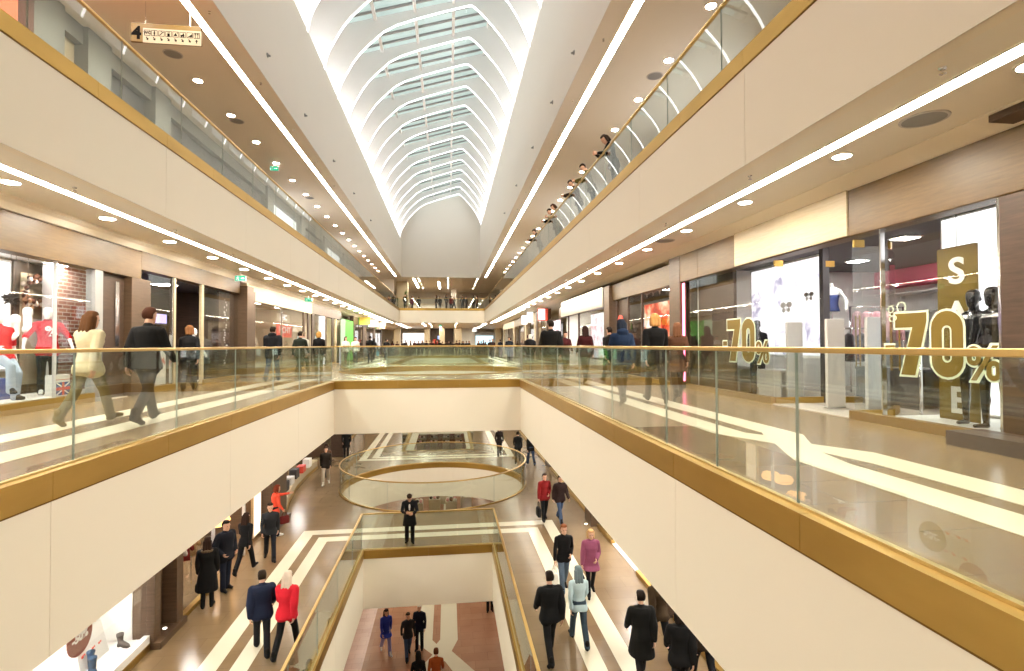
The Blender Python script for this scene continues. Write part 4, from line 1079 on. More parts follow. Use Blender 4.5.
for a, b, y in ((3.15, 3.65, 38.2), (3.1, 3.55, 41.0)):
    t = thing('sign_box', 'white sign box sticking out %s along the SALE shop side' % ('fairly far' if y < 40 else 'very far'), 'sign', (6.0, y, a)); obj('box', B(5.8, 6.3, y, y + .1, a - .3, b), 'greyL', t); obj('lit_face', B(5.83, 6.25, y - .012, y - .001, a - .27, b - .03), 'screen', t)

# ======== brick shop (main walkway, other side)
X = -7.55
room('brick_shop', X, -1, 5.0, 13.84, 0, 1.4, 3.0, 'wood_pale', 'white', 'white', 'shopfloor', 3, 'square ceiling lamp inside the brick shop window')
front('shop front with golden wood header over the red percent T-shirt window', X, -1, 0, (3.0, 13.9, 2.86, 3.54, 'wood'), panes=[(5.0, 8.6, .2, 2.86), (8.6, 11.12, .2, 2.86), (11.14, 12.2, .2, 2.86)], posts=[(11.13, .01, .2, 2.86, 'greyL'), (8.6, .02, .2, 2.86)], kicks=[(5.0, 12.2, .2)])
struct('wall_brick', B(-8.62, -8.47, 12.36, 13.78, .2, 2.99), 'brick')
struct('trim_brick_edge', B(-8.64, -8.45, 12.28, 12.36, .2, 2.99), 'greyL')
pillar('grey_jamb', -7.75, -7.56, 12.22, 12.48, 0, 2.86, 'grey')
struct('wall_dark_panel', B(-7.74, -7.66, 12.48, 13.4, 0, 2.85), 'wood_dk')
solo('display_mirror', MB().box(-7.65, -7.64, 13.05, 13.2, 1.2, 2.7), 'chrome', 'narrow mirror strip on the dark wooden panel beyond the bricks', 'mirror', origin=(-7.65, 13.1, 1.2))
pillar('brown_column', -7.8, -7.50, 13.42, 14.22, 0, 2.85, 'wood_mid')
solo('display_floor', B(-8.93, -7.78, 5.05, 13.78, .022, .2), 'white', 'raised white display floor in the brick shop window', 'plinth', origin=(-8.5, 8, .022))
M1 = person('white mannequin in the red percent T-shirt, black trousers and sneakers', -8.26, 11.9, .2, 42, 'model', top='c01f22', legs='1c1d20', hair=None, mat=M['white'], kind='mannequin', cat='mannequin', h=1.80, sleeves=False, shoes='e8e8e8')
m = MB(); put_text(m, '%', .27, (0, 0, 0), (1, 0, 0), (0, 0, 1), .003, .012)
a = math.radians(42); pc = Vector((-8.26, 11.9, 1.50)) + Matrix.Rotation(a, 3, 'Z') @ Vector((.03, -.172, 0))
t = solo('shirt_print', m, 'white', 'white percent sign on the chest of the red T-shirt', 'print'); t.location = pc; t.rotation_euler = (0, 0, a)
M2 = person('white mannequin lounging in red top and pale blue jeans', -8.22, 10.72, .2, 70, 'lounge', top='c8262a', legs='b4c0d4', hair=None, mat=M['white'], kind='mannequin', cat='mannequin', h=1.76, shoes='2a2c34', sleeves=False)
solo('display_cube', B(-8.85, -8.30, 10.45, 11.15, .2, .60), 'blue', 'dark blue seat block under the lounging mannequin', 'block', bevel=.02, origin=(-8.6, 10.8, .2))
t = thing('gift_box', 'box bag with red, white and blue flag pattern on the window floor', 'bag', (-7.90, 11.66, .2)); x, y, z = -7.90, 11.66, .2
obj('body', B(x - .1, x + .1, y - .2, y + .2, z, z + .42), 'white', t, bevel=.008)
m = MB(); xx = x + .104
m.box(xx - .002, xx, y - .19, y + .19, z + .01, z + .27, 0)
m.box(xx, xx + .003, y - .19, y + .19, z + .11, z + .17, 1); m.box(xx, xx + .003, y - .03, y + .03, z + .01, z + .27, 1)
m.box(xx, xx + .003, y - .19, y + .19, z + .32, z + .33, 1)
obj('flag_print', m, ['blue', 'redL'], t)
m = MB()
for sy in (-1, 1):
    for sz in (-1, 1):
        p0, p1 = Vector((xx + .001, y + sy * .04, z + .14 + sz * .04)), Vector((xx + .001, y + sy * .185, z + .14 + sz * .125)); d = (p1 - p0).normalized(); n = Vector((0, -d.z, d.y)) * .014
        m.face([p0 + n, p1 + n, p1 - n, p0 - n])
obj('flag_cross', m, 'white', t)
t = thing('hanging_wreath', 'round wreath of brown and white blossoms on the window door', 'wreath', (-8.74, 12.25, 2.36))
random.seed(3); cs = [MB(), MB(), MB()]
for k in range(60):
    a = random.random() * 2 * PI; r = .22 + random.random() * .13; cs[k % 3].ell((-8.74 + random.uniform(-.06, .06), 12.25 + r * math.cos(a), 2.36 + r * math.sin(a)), .04, .05, .05, 6, 4)
for q, (c, n) in enumerate(zip(('5a3222', 'b58a6a', 'efe2d4'), ('brown_blossoms', 'tan_blossoms', 'white_blossoms'))): obj(n, cs[q], cloth(c), t, True)
struct('door_display', MB().box(-8.93, -8.88, 11.85, 13.2, .2, 2.98, 0).box(-8.87, -8.85, 12.0, 12.6, .4, 2.75, 1), ['wood_mid', 'wood_pale'])
t = thing('lightbox', 'white light panel behind the lounging mannequin', 'light box', (-8.86, 10.5, .8)); obj('frame', B(-8.92, -8.88, 8.6, 11.8, .7, 2.95), 'white', t); obj('lit_face', B(-8.88, -8.87, 8.65, 11.75, .75, 2.9), 'screen', t)
for i, (y, z) in enumerate(((11.0, 1.36), (11.29, 1.52))):
    t = thing('hanging_stocking', ('white woolly stocking hanging nearest the picture edge', 'white woolly stocking hanging beside the red T-shirt')[i], 'stocking', (-8.2, y, z))
    obj('sock', MB().cap((-8.2, y, z + .36), .07, (-8.2, y, z + .08), .065).cap((-8.2, y, z + .08), .065, (-8.14, y - .14, z), .05), cloth('f2efec'), t, True); obj('cuff', MB().cap((-8.2, y, z + .38), .08, (-8.2, y, z + .33), .08), cloth('fbf8f6'), t, True); obj('string', MB().cap((-8.2, y, z + .4), .004, (-8.2, y, 3.0), .004, 6), 'black', t)
t = thing('hanging_pompom', 'dark shaggy ball hanging above the stockings', 'ornament', (-8.25, 10.95, 2.1)); b = MB()
for k in range(40):
    v = Vector((random.gauss(0, 1), random.gauss(0, 1), random.gauss(0, 1))).normalized(); b.cap(Vector((-8.25, 10.95, 2.1)) + v * .05, .04, Vector((-8.25, 10.95, 2.1)) + v * .13, .012, 5)
obj('tufts', b, cloth('3a3430'), t); obj('string', MB().cap((-8.25, 10.95, 2.2), .004, (-8.25, 10.95, 3.0), .004, 6), 'black', t)
t = thing('lantern', 'small orange glowing lantern at the picture edge of the brick shop', 'lamp', (-8.6, 10.2, .2)); obj('shade', MB().ell((-8.6, 10.2, 1.45), .13, .13, .17, 14, 8), 'orange', t, True); obj('stand', MB().tube((-8.6, 10.2, .2), (-8.6, 10.2, 1.3), .02).lathe([(.13, .2), (.13, .22), (.02, .24)], (-8.6, 10.2, 0), 14), 'black', t)

# ======== dark shop with brass door frames
room('dark_shop', X, -1, 14.25, 20.0, 0, 3.5, 3.1, 'wood_dk', 'wood_dk', 'dark', 'tile', 1, 'square ceiling lamp in the dark shop beyond the brown column')
front('dark shop front with brass door frames beyond the brown column', X, -1, 0, (13.9, 20.05, 3.10, 3.62, 'wood'), panes=[(14.3, 15.5, .15, 3.05), (17.3, 20.0, .15, 3.05)], posts=[(15.55, .10, 0, 3.1, 'wood_pale'), (15.42, .05, 0, 3.1, 'chrome'), (17.2, .16, 0, 3.1, 'wood_pale')], kicks=[(14.25, 15.6, .15), (17.2, 20.0, .15)])
t = thing('window_poster', 'white window poster with red splashed script in the dark shop', 'poster', (-7.7, 15.1, .2)); obj('sheet', B(-7.72, -7.70, 14.75, 15.35, .16, 1.5), 'white', t)
m = MB(); random.seed(5)
for k in range(9): m.ell((-7.695, 14.8 + .06 * k, .80 + random.uniform(-.06, .06)), .003, .03, random.uniform(.04, .13), 6, 4)
obj('red_print', m, 'redL', t)
t = thing('decorative_screen', 'dark panel with vertical white scribbled lettering in the dark shop', 'screen', (-7.7, 19.3, .1)); obj('panel', B(-7.78, -7.72, 18.7, 19.95, .16, 3.05), 'wood_dk', t)
m = MB()
for k in range(26): m.ell((-7.712, 19.22 + random.uniform(-.11, .11), .6 + .088 * k), .004, random.uniform(.02, .1), random.uniform(.015, .05), 7, 4)
obj('scribble', m, 'white', t)
person('white mannequin with light jacket behind the dark shop glass', -8.2, 18.0, .021, 80, 'model', top='e4e0e6', legs='4a3a4a', hair=None, mat=M['white'], kind='mannequin', cat='mannequin', clothed=(1, 1, 0))
t = thing('lightbox', 'violet glow imitating a reflected sign, high in the dark shop', 'light box', (-9.4, 17.9, 2)); obj('frame', B(-9.46, -9.40, 17.2, 18.8, 1.9, 2.3), 'black', t); obj('lit_face', B(-9.40, -9.39, 17.25, 18.75, 1.95, 2.25), emit('violet_sign_reflection', (.55, .45, .9), 1.6), t)  # glowing panel stands in for a sign reflected in the shop glass
t = thing('round_mirror', 'large round mirror hanging at the top of the dark shop window', 'mirror', (-8.2, 14.9, 2.65)); obj('frame', MB().tube((-8.22, 14.9, 2.72), (-8.2, 14.9, 2.72), .36, n=28), 'silver', t); obj('mirror_face', MB().tube((-8.2, 14.9, 2.72), (-8.19, 14.9, 2.72), .33, n=28), 'chrome', t); obj('wire', MB().cap((-8.2, 14.9, 3.05), .004, (-8.2, 14.9, 3.1), .004, 6), 'black', t)
table('dark table with bright top inside the dark shop door', -8.9, 16.4, .6, 1.0, .75, 'greyL')
pillar('brown_pilaster', -8.0, -7.30, 20.06, 20.7, 0, 3.4, 'wood_mid')
# ======== beige lit shop
room('beige_shop', X, -1, 21.5, 29.8, 0, 3.0, 3.2, 'wood_pale', 'wood_pale', 'white', 'tile', 3, 'square ceiling lamp in the beige lit shop')
pillar('pale_pier', -8.0, -7.52, 20.7, 21.5, 0, 3.3, 'wood_mid')
front('beige lit shop front with red poster, under a pale rounded header', X, -1, 0, (20.7, 30.2, 2.95, 3.72, 'wood_pale'), panes=[(21.5, 25.0, .1, 2.95), (25.0, 28.6, .1, 2.95)], posts=[(25.0, .05, .1, 2.95), (28.7, .25, 0, 2.95, 'wood_mid'), (29.6, .3, 0, 2.95, 'wood_dk')], kicks=[(21.5, 28.6, .1)])
t = thing('hanging_sign', 'red board with white letters under lit white letters in the beige shop', 'sign', (-8.0, 26.6, 1.6)); obj('board', B(-8.02, -8.0, 25.6, 28.0, 1.6, 2.25), 'redL', t); obj('header_board', B(-8.02, -8.0, 25.6, 27.6, 2.36, 2.74), 'wood_pale', t)
m = MB(); put_text(m, 'HCHT', .42, (-7.995, 26.8, 1.95), (0, 1, 0), V, .003, .012, sx=1.6); obj('letters', m, 'white', t)
m = MB(); put_text(m, 'pHC', .36, (-7.995, 26.6, 2.56), (0, 1, 0), V, .003, .014, sx=1.6); obj('header_letters', m, 'screen', t)
obj('hanging_wire', MB().cap((-8.01, 25.8, 2.25), .005, (-8.01, 25.8, 3.2), .005, 6).cap((-8.01, 27.5, 2.25), .005, (-8.01, 27.5, 3.2), .005, 6), 'black', t)
for i in range(6): garment(-8.7, 22.6 + .34 * i, 1.69, .4, ('8a7a62', '6a5a4a', 'c9b9a0', 'b0a08a', '54463a', 'd8ccb8')[i], ('khaki top first on the beige shop rack', 'brown top second on the beige shop rack', 'sand top third on the beige shop rack', 'stone top fourth on the beige shop rack', 'dark brown top fifth on the beige shop rack', 'cream top last on the beige shop rack')[i])
t = thing('clothes_rack', 'chrome wall rack of brown clothes in the beige lit shop', 'rack', (-8.7, 23.4, .02)); obj('rail', MB().tube((-8.7, 22.3, 1.69), (-8.7, 24.6, 1.69), .015), 'chrome', t)
for y in (22.3, 24.6): obj('upright', MB().tube((-8.7, y, .021), (-8.7, y, 1.7), .015), 'chrome', t)
# ======== green panel and further fronts
front('shop front with white bead column and brown piers before the green panel', X, -1, 0, (30.2, 38.2, 3.0, 3.7, 'wood_mid'), panes=[(31.0, 32.1, .1, 3)], posts=[(30.6, .6, 0, 3, 'wood_dk'), (33.6, .5, 0, 3, 'wood_mid'), (35.6, .5, 0, 3, 'wood_dk'), (36.6, .4, 0, 3, 'wood_pale')], kicks=[(33.9, 36.4, .1)])
struct('wall_shop_back', B(X - .9, X - .8, 30.2, 45, 0, 3.7), 'wood_pale')
t = thing('lit_totem', 'white lit column with round marks before the green panel', 'column', (-7.5, 32.6, 0)); obj('lit_body', B(-7.62, -7.5, 32.2, 33.0, .05, 2.95), 'screen', t)
m = MB()
for k in range(6): m.tube((-7.5, 32.6, .4 + .42 * k), (-7.49, 32.6, .4 + .42 * k), .09, n=12)
obj('round_marks', m, 'grey', t)
t = thing('green_panel', 'tall vivid green glowing panel on the brick shop side', 'panel', (-7.5, 40.2, 0)); obj('panel', B(-7.6, -7.5, 39.4, 42.6, .05, 3.1), 'green', t); obj('lit_edge', B(-7.6, -7.49, 38.25, 39.35, .05, 3.1), emit('pale_green_light', (.75, 1, .6), .9), t)
simple_front(-1, 43, 48.5, 0, 'far shop front with white glow, beyond the green panel', None, ('screen', 'white glowing window beyond the green panel'), 'wood_dk')
simple_front(-1, 48.5, 55, 0, 'far shop front under the yellow sign', None, ('screen', 'white glowing window under the yellow sign'), 'wood_mid')
simple_front(-1, 55, 61, 0, 'last shop front before the far hall, brick shop side', None, ('goods_photo', 'last brown lit window before the far hall, brick shop side'), 'wood_dk')
for lb, y, m_ in (('yellow and green sign box far along the brick shop side', 45.5, 'yellow'), ('white lit sign box just past the yellow sign', 50.5, 'screen'), ('pale sign box last before the far hall', 56, 'wood_pale')):
    t = thing('sign_box', lb, 'sign', (-7.2, y, 2.95)); obj('box', B(-7.55, -6.6, y, y + .12, 2.95, 3.6), m_, t); obj('edge', B(-7.57, -7.5, y - .01, y + .13, 2.9, 3.65), 'green', t)

# ======== far hall of the main walkway
t = thing('lightbox', 'large white glowing screen at the far end of the main walkway', 'light box', (-5.1, 80, 1)); obj('frame', B(-6.9, -3.5, 80, 80.1, .6, 3.1), 'wood_pale', t); obj('lit_face', B(-6.8, -3.6, 79.985, 79.999, .7, 3.0), 'screen', t)
t = thing('lightbox', 'white and teal glowing screen at the far end, SALE shop side', 'light box', (5.5, 80, 1)); obj('frame', B(4.1, 7.0, 80, 80.1, .6, 3.1), 'grey', t); obj('lit_face', B(4.2, 6.9, 79.985, 79.999, .7, 2.6), emit('teal_screen', (.6, .9, 1), 1.3), t)
for nm, x, w in (('far_wide', 1.45, 1.1), ('far_gold', -.9, .8), ('far_slim', -3.1, .8), ('far_right', 7.4, .9), ('far_left', -7.4, .9)): pillar(nm, x - w / 2, x + w / 2, 77, 77.9, 0, 3.75, 'wood_pale')
struct('wall_far_dark', B(-2.7, .8, 80.6, 80.7, 0, 3.75), 'wood_dk'); struct('wall_far_pale', B(2.0, 4.1, 80.6, 80.7, 0, 3.75), 'white')
solo('red_figure_sign', MB().ell((-2.0, 80.4, 1.4), .5, .06, .7), 'redL', 'round red sign glowing in the dark bay of the far hall', 'sign', smooth=True)
solo('blue_screen', B(-1.6, -.7, 80.4, 80.45, 2.1, 2.6), emit('blue_tv', (.3, .45, 1), 1.2), 'small blue screen in the dark bay of the far hall', 'screen')
strip('short light line in the middle ceiling of the far hall', -3.1, -2.85, 62, 70, 3.75)
strip('added fill light line in the far hall ceiling, towards the yellow sign', -6.1, -5.9, 62, 78, 3.75)  # this strip and the next two are added to brighten the far hall
strip('added fill light line in the far hall ceiling, towards the pendant lamp', 4.4, 4.6, 62, 78, 3.75)
strip('added fill light line in front of the far white screen', -1.2, -1.0, 70, 79, 3.75)
t = thing('pendant_lamp', 'white bell-shaped pendant lamp in the far hall', 'lamp', (3.3, 66, 3.75)); obj('cord', MB().tube((3.3, 66, 3.4), (3.3, 66, 3.75), .012), 'black', t); obj('shade', MB().lathe([(.06, 3.42), (.16, 3.34), (.26, 3.05), (.34, 2.9), (.31, 2.9), (.22, 3.05), (.02, 3.36)], (3.3, 66, 0), 20), emit('pendant_glow', (1, .95, .85), 1.3), t, True)
# ======== far end of the top floor
pillar('top_far', -6.4, -5.0, 66, 67, LV[4], 9.15, 'wood_pale')
struct('wall_top_far_left', B(-13, -6.45, 63.5, 63.7, LV[4], 9.15), 'upper')
struct('wall_top_far', B(-6.4, 12, 79.5, 79.7, LV[4], 9.15), 'upper')
pillar('top_column', .4, 1.2, 74, 74.8, LV[4], 9.15, 'upper')
t = thing('shop_counter', 'pale counter with green plants at the far end of the top floor', 'counter', (-3, 70, LV[4])); obj('counter_body', B(-4.6, -.8, 69.5, 70.5, LV[4], LV[4] + 1.1), 'white', t); obj('counter_top', B(-4.7, -.7, 69.4, 70.6, LV[4] + 1.1, LV[4] + 1.16), 'wood_pale', t)
strip('slanting light line at the far end of the top ceiling, above the plant decor', -4.2, -3.95, 63, 73, 9.15)
strip('light line at the far end of the top ceiling, beside the slim column', -1.3, -1.05, 66, 74, 9.15)
t = thing('potted_plant', 'tall green plant against the pale pillar at the far end of the top floor', 'plant', (-5.2, 65.3, LV[4])); obj('pot', MB().lathe([(.2, 0), (.28, .45), (.25, .45), (.001, .4)], (-5.2, 65.3, LV[4]), 14), 'white', t); b = MB(); random.seed(9)
for k in range(60):
    a = random.random() * 2 * PI; r = random.uniform(.1, .5); z = random.uniform(.6, 2.6); p = Vector((-5.2, 65.3, LV[4] + z - .2)); q = p + Vector((r * math.cos(a), r * math.sin(a), .2)); n = Vector((-math.sin(a), math.cos(a), 0)) * .09
    b.face([p, (p + q) / 2 + n, q, (p + q) / 2 - n])
obj('leaves', b, cloth('4a6a2a'), t); obj('stem', MB().cap((-5.2, 65.3, LV[4] + .4), .04, (-5.2, 65.3, LV[4] + 2.5), .015), cloth('5a4428'), t)

# ======== fronts of the top floor
XT = -9.0
def top_front(side, X, ys, mats, lbs):
    for (a, b), m_, lb in zip(ys, mats, lbs):
        t = thing('shopfront', lb, 'shopfront', (X, a, LV[4]))
        obj('header', B(X, X + side * .3, a, b, LV[4] + 3.3, LV[4] + 3.75), 'concrete', t)
        obj('pier', B(X - side * .12, X + side * .3, a, a + .9, LV[4], LV[4] + 3.75), 'wood_mid' if m_ == 'red' else 'concrete', t)
        obj('window_band', B(X + side * .2, X + side * .25, a + .9, b, LV[4] + .1, LV[4] + 3.3), {'dark': 'dark', 'lit': 'screen', 'red': 'redscreen', 'warm': 'wood_pale', 'glow': 'goods_photo'}[m_], t)
        obj('kick_plate', B(X - side * .03, X + side * .2, a + .9, b, LV[4], LV[4] + .12), 'brass', t)
top_front(-1, XT, [(5, 12.3), (12.3, 14.0), (14.0, 17.0), (17.0, 27), (27, 33), (33, 39), (39, 46), (46, 60)], ['red', 'warm', 'dark', 'dark', 'lit', 'dark', 'lit', 'glow'],
          ['top floor front with glowing red board at the picture corner', 'narrow top floor front of warm cream panels', 'grey concrete-coloured top floor front below the hanging sign', 'long dark top floor shop window below the downlights', 'white lit top floor window past the long dark one', 'second dark top floor window, hanging sign side', 'second white lit top floor window, hanging sign side', 'last brown lit top floor window, hanging sign side'])
top_front(1, 8.2, [(5, 12), (12, 18), (18, 25), (25, 32), (32, 40), (40, 48), (48, 60)], ['dark', 'lit', 'dark', 'lit', 'glow', 'lit', 'dark'],
          ['first dark top floor window behind the leaning people', 'first white lit top floor window behind the leaning people', 'second dark top floor window behind the leaning people', 'second white lit top floor window behind the leaning people', 'brown lit top floor window behind the leaning people', 'third white lit top floor window behind the leaning people', 'last dark top floor window behind the leaning people'])
# the hanging sign with the storey number and pictograms
t = thing('hanging_sign', 'hanging golden direction sign with number 4 and a row of pictograms', 'sign', (-6.45, 12.77, 8.4))
x0, x1, y, z0, z1 = -7.22, -5.70, 12.77, 8.19, 8.63
obj('gold_board', B(x0, x1, y, y + .06, z0, z1), 'gold_plate', t, bevel=.006)
obj('white_board', B(x0 + .27, x1 + .012, y - .012, y, z0 - .02, z1 - .12), 'sign_white', t)
m = MB(); put_text(m, '4', .40, (x0 + .13, y - .006, z0 + .19), (1, 0, 0), V, .004, .014); obj('number', m, 'ink', t)
for k in range(8):
    m = MB(); fr = MB(); ar = MB()
    cx = x0 + .365 + .152 * k; cz = z0 + .21
    for a, b, c, d in ((-.066, .066, .056, .066), (-.066, .066, -.066, -.056), (-.066, -.056, -.066, .066), (.056, .066, -.066, .066)): fr.box(cx + a, cx + b, y - .016, y - .012, cz + c, cz + d)
    yy = (y - .017, y - .012)
    if k == 0: put_text(m, 'WC', .07, (cx, y - .015, cz), (1, 0, 0), V, .002, .003)
    elif k == 1: m.ell((cx, y - .014, cz + .035), .011, .003, .011, 8, 4); m.box(cx - .014, cx + .014, *yy, cz - .012, cz + .02); m.box(cx - .01, cx - .002, *yy, cz - .05, cz - .012); m.box(cx + .002, cx + .01, *yy, cz - .05, cz - .012)
    elif k == 2: m.add([(cx - .04, yy[0], cz - .035), (cx - .02, yy[0], cz - .035), (cx + .04, yy[0], cz + .03), (cx + .02, yy[0], cz + .03)], [(0, 1, 2, 3)]); m.box(cx + .02, cx + .048, *yy, cz + .022, cz + .03); m.box(cx - .048, cx - .02, *yy, cz - .035, cz - .027); m.ell((cx - .005, y - .014, cz + .035), .009, .003, .009, 8, 4)
    elif k == 3: m.box(cx - .022, cx + .022, *yy, cz - .045, cz + .012); m.ell((cx - .01, y - .014, cz + .03), .009, .003, .009, 8, 4); m.ell((cx + .012, y - .014, cz + .03), .009, .003, .009, 8, 4)
    elif k == 4: m.add([(cx - .035, yy[0], cz - .03), (cx + .035, yy[0], cz - .03), (cx, yy[0], cz + .03)], [(0, 1, 2)]); m.ell((cx + .03, y - .014, cz + .03), .01, .003, .01, 8, 4)
    elif k == 5: m.box(cx - .035, cx + .03, *yy, cz - .03, cz + .0); m.box(cx + .0, cx + .022, *yy, cz, cz + .03); m.ell((cx - .02, y - .014, cz - .033), .01, .003, .01, 8, 4); m.ell((cx + .018, y - .014, cz - .033), .01, .003, .01, 8, 4)
    elif k == 6:
        for q in range(4): m.box(cx - .045 + .024 * q, cx - .024 + .024 * q, *yy, cz - .035, cz - .03 + .017 * q)
    else: m.box(cx - .024, cx - .016, *yy, cz - .045, cz + .045); m.box(cx + .016, cx + .024, *yy, cz - .045, cz + .045); m.ell((cx + .02, y - .014, cz + .028), .013, .003, .02, 8, 4); m.box(cx - .033, cx - .007, *yy, cz + .012, cz + .02); m.box(cx - .033, cx - .028, *yy, cz + .015, cz + .045); m.box(cx - .012, cx - .007, *yy, cz + .015, cz + .045)
    az = z0 + .075; up = 1 if k == 7 else -1       # arrows: straight up for the last, slanting down for the rest
    d = Vector((0, 0, 1)) if k == 7 else Vector((.45, 0, -.9)).normalized(); n = Vector((d.z, 0, -d.x)); c = Vector((cx, y - .016, az))
    ar.face([c - d * .045 + n * .011, c - d * .045 - n * .011, c + d * .01 - n * .011, c + d * .01 + n * .011]); ar.face([c + d * .045, c + n * .034, c - n * .034])
    m.v = [(cx + (a - cx) * 1.25, b, cz + (c_ - cz) * 1.25) for a, b, c_ in m.v]
    o = obj('pictogram', fr, 'ink', t); obj('symbol', m, 'ink', o); obj('arrow', ar, 'ink', t)
rd = MB()
for xx in (x0 + .3, x1 - .25): rd.tube((xx, y + .03, z1), (xx, y + .03, 9.15), .008)
obj('suspension_rod', rd, 'chrome', t)

# ======== lower floor, shoe shop side
X2, zl = -6.45, LV[2]
room('shoe_shop', X2, -1, 6.0, 12.3, zl, 2.2, 3.0, 'white', 'white', 'white', 'shopfloor', 3, 'square ceiling lamp in the white shoe shop window', .7)
front('white shoe shop window with brass kick plate on the lower floor', X2, -1, zl, (5.0, 12.3, 3.0, 3.6, 'wood_mid'), panes=[(6.0, 9.0, .3, 3.0), (9.0, 12.28, .3, 3.0)], posts=[(9.0, .03, .3, 3)], kicks=[(6.0, 12.3, .14)], boards=[(6.0, 12.3, .14, .31, 0, .12, 'white', 'white_sill')])
solo('display_floor', B(X2 - 2.1, X2 - .14, 6.05, 12.25, zl + .022, zl + .26), 'white', 'white raised display floor of the shoe window', 'plinth', origin=(X2 - 1, 9, zl + .022))
def badge(lb, y, z, r, mat, txt, x=-6.72):
    t = thing('hanging_badge', lb, 'badge', (x, y, z)); obj('disc', MB().tube((x - .015, y, z), (x, y, z), r, n=32), mat, t)
    m = MB(); put_text(m, txt, r * .62, (x + .003, y, z), (0, 1, 0), V, .003, .01); obj('letters', m, 'white', t)
    obj('hanging_wire', MB().cap((x - .008, y, z + r), .004, (x - .008, y, zl + 2.99), .004, 6), 'chrome', t)
badge('round red-brown badge reading -50% in the shoe window', 10.55, -4.14, .33, 'maroon', '-50%')
badge('round olive green badge reading -70% in the shoe window', 11.55, -3.56, .36, 'olive', '-70%')
badge('second red-brown badge reading -50%, nearer than the green one', 8.9, -4.15, .3, 'maroon', '-50%')
def boot(lb, x, y, z, ang, col, h=.30, heel=.05, gr=None):
    t = thing('boot', lb, 'boot', (x, y, z), gr); t.rotation_euler = (0, 0, ang)
    b = MB(); b.cap((0, .02, .08 + heel), .052, (0, .03, h), .062, 10).cap((0, .02, .06 + heel * .8), .05, (0, -.15, .045), .04, 10).cap((0, -.08, .045), .044, (0, -.16, .042), .036, 10)
    obj('upper', b, cloth(col), t, True, local=True)
    obj('sole', MB().loft([[(x_, y_, z_ + (heel * .6 if y_ > 0 else 0)) for x_, y_ in ((-.035, -.19), (.035, -.19), (.046, -.1), (.035, .03), (-.035, .03), (-.046, -.1))] for z_ in (.004, .016)]), 'black', t, local=True)
    obj('heel_block', B(-.03, .03, .02, .075, 0, heel + .02), 'black', t, local=True)
    obj('cuff', MB().lathe([(.064, h - .02), (.07, h), (.07, h + .035), (.05, h + .035)], (0, .03, 0), 12), cloth(col), t, True, local=True)
boot('dark blue boot, first of the pair on the shoe window floor', -6.80, 11.05, zl + .26, .9, '24405a')
boot('dark blue boot, second of the pair on the shoe window floor', -6.98, 11.27, zl + .26, .6, '24405a')
boot('grey fur-cuffed boot beside the wooden pillar', -6.85, 12.0, zl + .26, 1.3, '54504e', .24)
boot('slate boot half hidden at the fascia edge of the shoe window', -6.8, 10.3, zl + .26, 1.5, '46566a', .26)
for i in range(5): boot('dark shoe on the near shoe window floor', -6.85, 6.8 + .62 * i, zl + .26, .8 + .3 * i, ('3a2a22', '202024', '5a3a2a', '2a2a30', '46302a')[i], .16, .04, 'shoes on the near shoe window floor')
t = thing('display_board', 'slanted white board with red heart marks in the shoe window', 'board', (-7.3, 11.5, zl + .26)); pts = [(-7.25, 11.15), (-7.05, 12.1)]
obj('board', MB().add([(-7.05, 11.1, zl + .262), (-7.02, 11.9, zl + .262), (-7.45, 11.95, zl + 1.75), (-7.48, 11.25, zl + 1.75), (-7.09, 11.1, zl + .262), (-7.06, 11.9, zl + .262), (-7.49, 11.95, zl + 1.75), (-7.52, 11.25, zl + 1.75)], [(0, 1, 2, 3), (7, 6, 5, 4), (0, 4, 5, 1), (1, 5, 6, 2), (2, 6, 7, 3), (3, 7, 4, 0)]), 'white', t)
m = MB()
for k in range(12):
    q = k // 3 * .33 + .2; p = Vector((-7.035, 11.22 + .24 * (k % 3) + .05 * (k % 2), zl + .262)) + Vector((-.43, .08, 1.488)) * q * .85; m.ell(p, .012, .035, .035, 8, 4); m.ell(p + Vector((.0, .05, .02)), .012, .025, .02, 8, 4)
obj('red_marks', m, 'redL', t)
solo('red_price_card', B(-6.74, -6.72, 10.62, 10.85, zl + .262, zl + .42), 'redL', 'small red price card on the shoe window floor', 'card', origin=(-6.73, 10.7, zl + .262))
# wooden pillar with niche and plinth
p = struct('pier_niche', MB().box(-7.2, -6.62, 12.32, 13.42, zl, -1.72).box(-6.62, -6.36, 12.32, 12.55, zl, -1.72).box(-6.62, -6.30, 13.12, 13.42, zl, -1.72), 'wood_mid', bevel=.006)
struct('plinth_base', B(-6.66, -6.22, 12.28, 13.45, zl, zl + .14), 'wood_mid', p)
o = thing('floor_uplight', 'small glowing uplight on the plinth of the niche pillar', 'lamp', (-6.42, 12.85, zl + .14)); obj('socket', MB().tube((-6.42, 12.85, zl + .14), (-6.42, 12.85, zl + .165), .05, n=14), 'chrome', o); obj('lens', MB().tube((-6.42, 12.85, zl + .165), (-6.42, 12.85, zl + .17), .04, n=14), emit('uplight', (1, .9, .75), 6), o)
